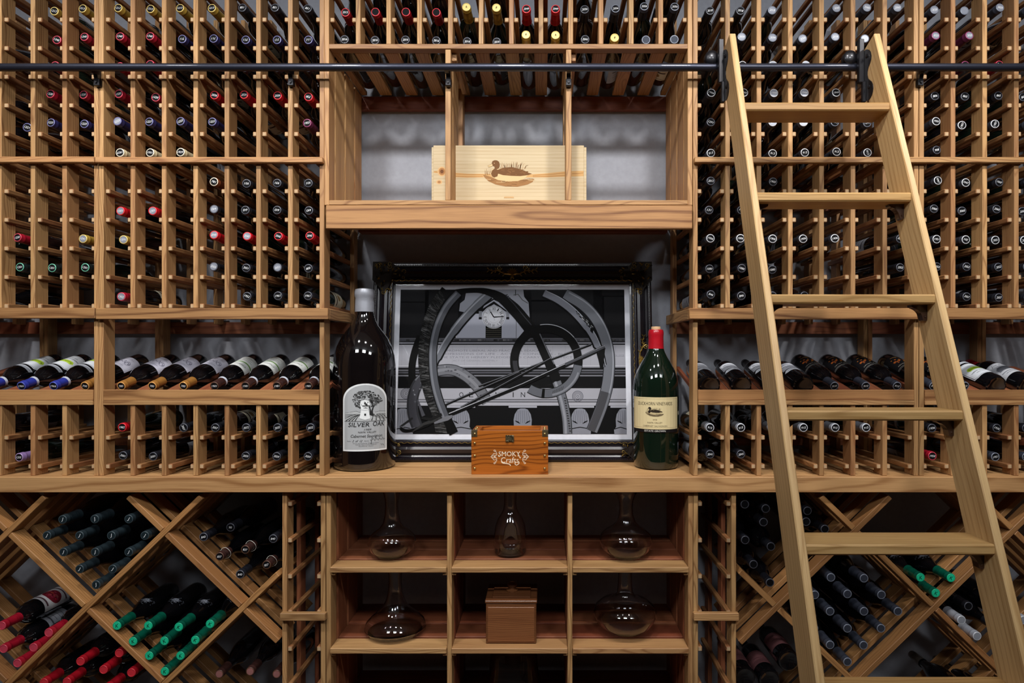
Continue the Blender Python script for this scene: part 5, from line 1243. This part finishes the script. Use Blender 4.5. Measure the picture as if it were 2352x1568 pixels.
stx(smooth([(520, 640), (545, 662), (590, 668), (640, 678), (658, 702)]), 12, True); stx(smooth([(735, 640), (722, 675), (750, 690), (782, 664), (776, 640)]), 10); stx(smooth([(780, 540), (790, 580), (802, 588), (800, 570)]), 8); stx(smooth([(480, 545), (478, 562), (500, 566)]), 8)
for s in (-1, 1):
    fx = lambda x: 645+s*(x-645)
    for pts in (((862, 470), (850, 486), (866, 494), (880, 478), (862, 470)), ((860, 494), (835, 510), (848, 526), (880, 522), (892, 548), (870, 560), (862, 545)), ((880, 530), (905, 550), (915, 568), (905, 588), (880, 608)), ((862, 592), (870, 578), (892, 590), (880, 616), (848, 612), (835, 628), (860, 646)), ((860, 646), (880, 662), (866, 672), (850, 652), (862, 640)), ((895, 560), (925, 569), (895, 580)), ((845, 560), (875, 568), (845, 580)), ((838, 520), (836, 545), (856, 552)), ((838, 618), (836, 594), (856, 588))):
        stx(smooth([(fx(a), b_) for a, b_ in pts]), 6)
part('lettering', bx, p.mesh('lettering', 'printed_paper', None, base=0.0001), (0, y0, 0))

# ------------------------------------------------------------------ wooden wine case in the upper compartment
cy0 = 0.12
cs = thing('wine_case', 'pale pine wine case with burnt duck emblem on the shelf above the niche', 'wooden case', (X(1169, cy0), cy0+0.085, SHZ+0.0004))
CW, CH, CD = X(1347.5, cy0)-X(991, cy0), Z(334, cy0)-SHZ, 0.17
def cpart(name, a, b_, c, d, e, f_): m = MB(); m.box(a, b_, c, d, e, f_, 0, 0.0012); return m.build(name, 'pine_x', cs)
cpart('front_panel', -CW/2+0.007, CW/2-0.009, -CD/2, -CD/2+0.012, 0, CH); cpart('back_panel', -CW/2+0.007, CW/2-0.009, CD/2-0.012, CD/2, 0, CH)
cpart('end_panel', -CW/2, -CW/2+0.014, -CD/2+0.004, CD/2, 0, CH-0.005); cpart('end_panel', CW/2-0.014, CW/2, -CD/2+0.004, CD/2, 0, CH-0.005)
cpart('lid', -CW/2+0.016, CW/2-0.018, -CD/2+0.013, CD/2-0.013, CH-0.014, CH-0.004); cpart('bottom_panel', -CW/2+0.016, CW/2-0.018, -CD/2+0.013, CD/2-0.013, 0, 0.009)
p = Print(0.00004); kc = CW/1264.0
fc = FM(668, 476, kc, 0.0, 0.030)
def cq(x, y): return fc(x, y)
def stain(pts, c, up=True): p.poly([cq(*q_) for q_ in pts], c, up)
stain([(54, 242), (100, 236), (152, 240), (212, 252), (330, 262), (460, 262), (640, 270), (860, 266), (980, 258), (1130, 242), (1276, 238), (1276, 282), (1130, 286), (980, 292), (760, 292), (460, 292), (330, 294), (212, 290), (120, 262), (54, 254)], (198, 156, 102))
for a, b_ in (((220, 262), (455, 272)), ((220, 282), (455, 286)), ((862, 276), (1128, 256)), ((862, 286), (1128, 276)), ((1182, 262), (1274, 256)), ((60, 246), (110, 248))): p.stroke([cq(*a), cq((a[0]+b_[0])/2, (a[1]+b_[1])/2+2), cq(*b_)], 4*kc, (160, 112, 66), a[0] == 220 and a[1] == 262)
for k, (rx, ry, c) in enumerate(((36, 40, (206, 166, 116)), (26, 30, (168, 118, 72)), (14, 16, (110, 70, 42)))): p.disc(*cq(122, 244), rx*kc, ry*kc, c, 16)
for k, (rx, ry, c) in enumerate(((24, 18, (206, 166, 116)), (14, 10, (168, 118, 76)))): p.disc(*cq(100, 330), rx*kc, ry*kc, c, 14)
duck(p, fc, (112, 76, 44), (152, 110, 68), (212, 182, 134), 8)
part('emblem', cs, p.mesh('emblem', 'burnt_print', None, base=0.0001), (0, -CD/2, 0))
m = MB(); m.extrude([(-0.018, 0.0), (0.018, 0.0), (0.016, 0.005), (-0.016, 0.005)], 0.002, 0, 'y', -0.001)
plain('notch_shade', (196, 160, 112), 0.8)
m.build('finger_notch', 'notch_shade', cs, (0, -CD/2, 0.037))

# ------------------------------------------------------------------ decanters
def decanter(label, px, y, sz, prof, mat='decanter_glass'):
    t = thing('decanter', label, 'decanter', (X(px, y), y, sz+0.0005))
    if mat == 'decanter_glass':     # blown wall: outside up to the rim, inside down again
        w_ = 0.0026
        prof = prof+[(prof[-1][0]-w_*0.5, prof[-1][1]+0.0012)]+[(max(r-w_, 0.001), max(z, 0.006) if k else z) for k, (r, z) in enumerate(prof[:0:-1])]+[(0, 0.0045)]
    part('vessel', t, lathe_mesh('vessel', prof, mat, 64))
    return t
decanter('wide-lipped glass decanter with rounded body on the upper left shelf', 900, 0.10, S1, [(0, 0.001), (0.042, 0.001), (0.060, 0.010), (0.076, 0.028), (0.0835, 0.050), (0.078, 0.070), (0.062, 0.086), (0.042, 0.100), (0.030, 0.118), (0.0245, 0.145), (0.0225, 0.175), (0.0240, 0.200), (0.0300, 0.225), (0.0400, 0.243)])
decanter('slim glass carafe with straight neck in the upper middle compartment', 1172, 0.13, S1, [(0, 0.001), (0.048, 0.001), (0.0555, 0.008), (0.0575, 0.03), (0.0570, 0.07), (0.0530, 0.10), (0.0440, 0.125), (0.0320, 0.143), (0.0245, 0.158), (0.0220, 0.180), (0.0225, 0.21), (0.0250, 0.243)])
decanter('glass decanter with flared lip and squat round body on the upper right shelf', 1437.5, 0.10, S1, [(0, 0.001), (0.046, 0.001), (0.068, 0.012), (0.085, 0.032), (0.0920, 0.056), (0.086, 0.078), (0.068, 0.094), (0.048, 0.106), (0.033, 0.122), (0.0255, 0.146), (0.0235, 0.172), (0.0260, 0.196), (0.0340, 0.217), (0.0455, 0.233)])
decanter('broad flat-based glass decanter on the middle left shelf', 908, 0.11, S2, [(0, 0.001), (0.075, 0.001), (0.096, 0.008), (0.1055, 0.022), (0.100, 0.038), (0.082, 0.056), (0.060, 0.074), (0.042, 0.094), (0.031, 0.118), (0.025, 0.145), (0.0225, 0.175), (0.0235, 0.205), (0.030, 0.23), (0.040, 0.248)])
decanter('glass decanter with wide lens-shaped body on the middle right shelf', 1435.5, 0.11, S2, [(0, 0.001), (0.040, 0.001), (0.070, 0.014), (0.096, 0.036), (0.1105, 0.066), (0.104, 0.090), (0.082, 0.108), (0.056, 0.118), (0.036, 0.126), (0.028, 0.142), (0.0255, 0.170), (0.0240, 0.205), (0.0270, 0.24), (0.030, 0.252)])
decanter('dark tinted glass dome decanter on the bottom middle shelf', 1180, 0.12, S3, [(0, 0.001), (0.10, 0.001), (0.125, 0.012), (0.130, 0.03), (0.122, 0.05), (0.105, 0.062), (0.092, 0.085), (0.086, 0.13), (0.082, 0.18), (0.072, 0.212), (0.052, 0.232), (0.025, 0.242), (0, 0.245)], 'amber_glass')
# keepsake box
kb = thing('lidded_box', 'brown wooden lidded box with round knob in the middle compartment', 'box', (X(1173.8, 0.02), 0.02+0.075, S2+0.0005))
kw, kd, kh = X(1231.5, 0.02)-X(1116, 0.02), 0.15, Z(1379, 0.02)-S2
m = MB(); m.box(-kw/2, kw/2, -kd/2, kd/2, 0, kh-0.010, 0, 0.0025); m.build('body', 'walnut_x', kb)
m = MB(); m.box(-kw/2+0.006, kw/2-0.006, -kd/2-0.002, -kd/2+0.002, 0.008, kh-0.022, 0, 0.001); m.build('front_panel', 'walnut_x', kb)
m = MB(); m.box(-kw/2-0.003, kw/2+0.003, -kd/2-0.003, kd/2+0.003, kh-0.009, kh, 0, 0.003); m.box(-kw/2+0.02, kw/2-0.02, -kd/2+0.02, kd/2-0.02, kh, kh+0.005, 0, 0.002); m.build('lid', 'walnut_x', kb)
part('knob', kb, lathe_mesh('knob', [(0.020, 0), (0.021, 0.004), (0.012, 0.008), (0.011, 0.012), (0.016, 0.018), (0.0165, 0.023), (0.012, 0.028), (0, 0.030)], 'walnut_x', 28), (0, 0, kh+0.005))
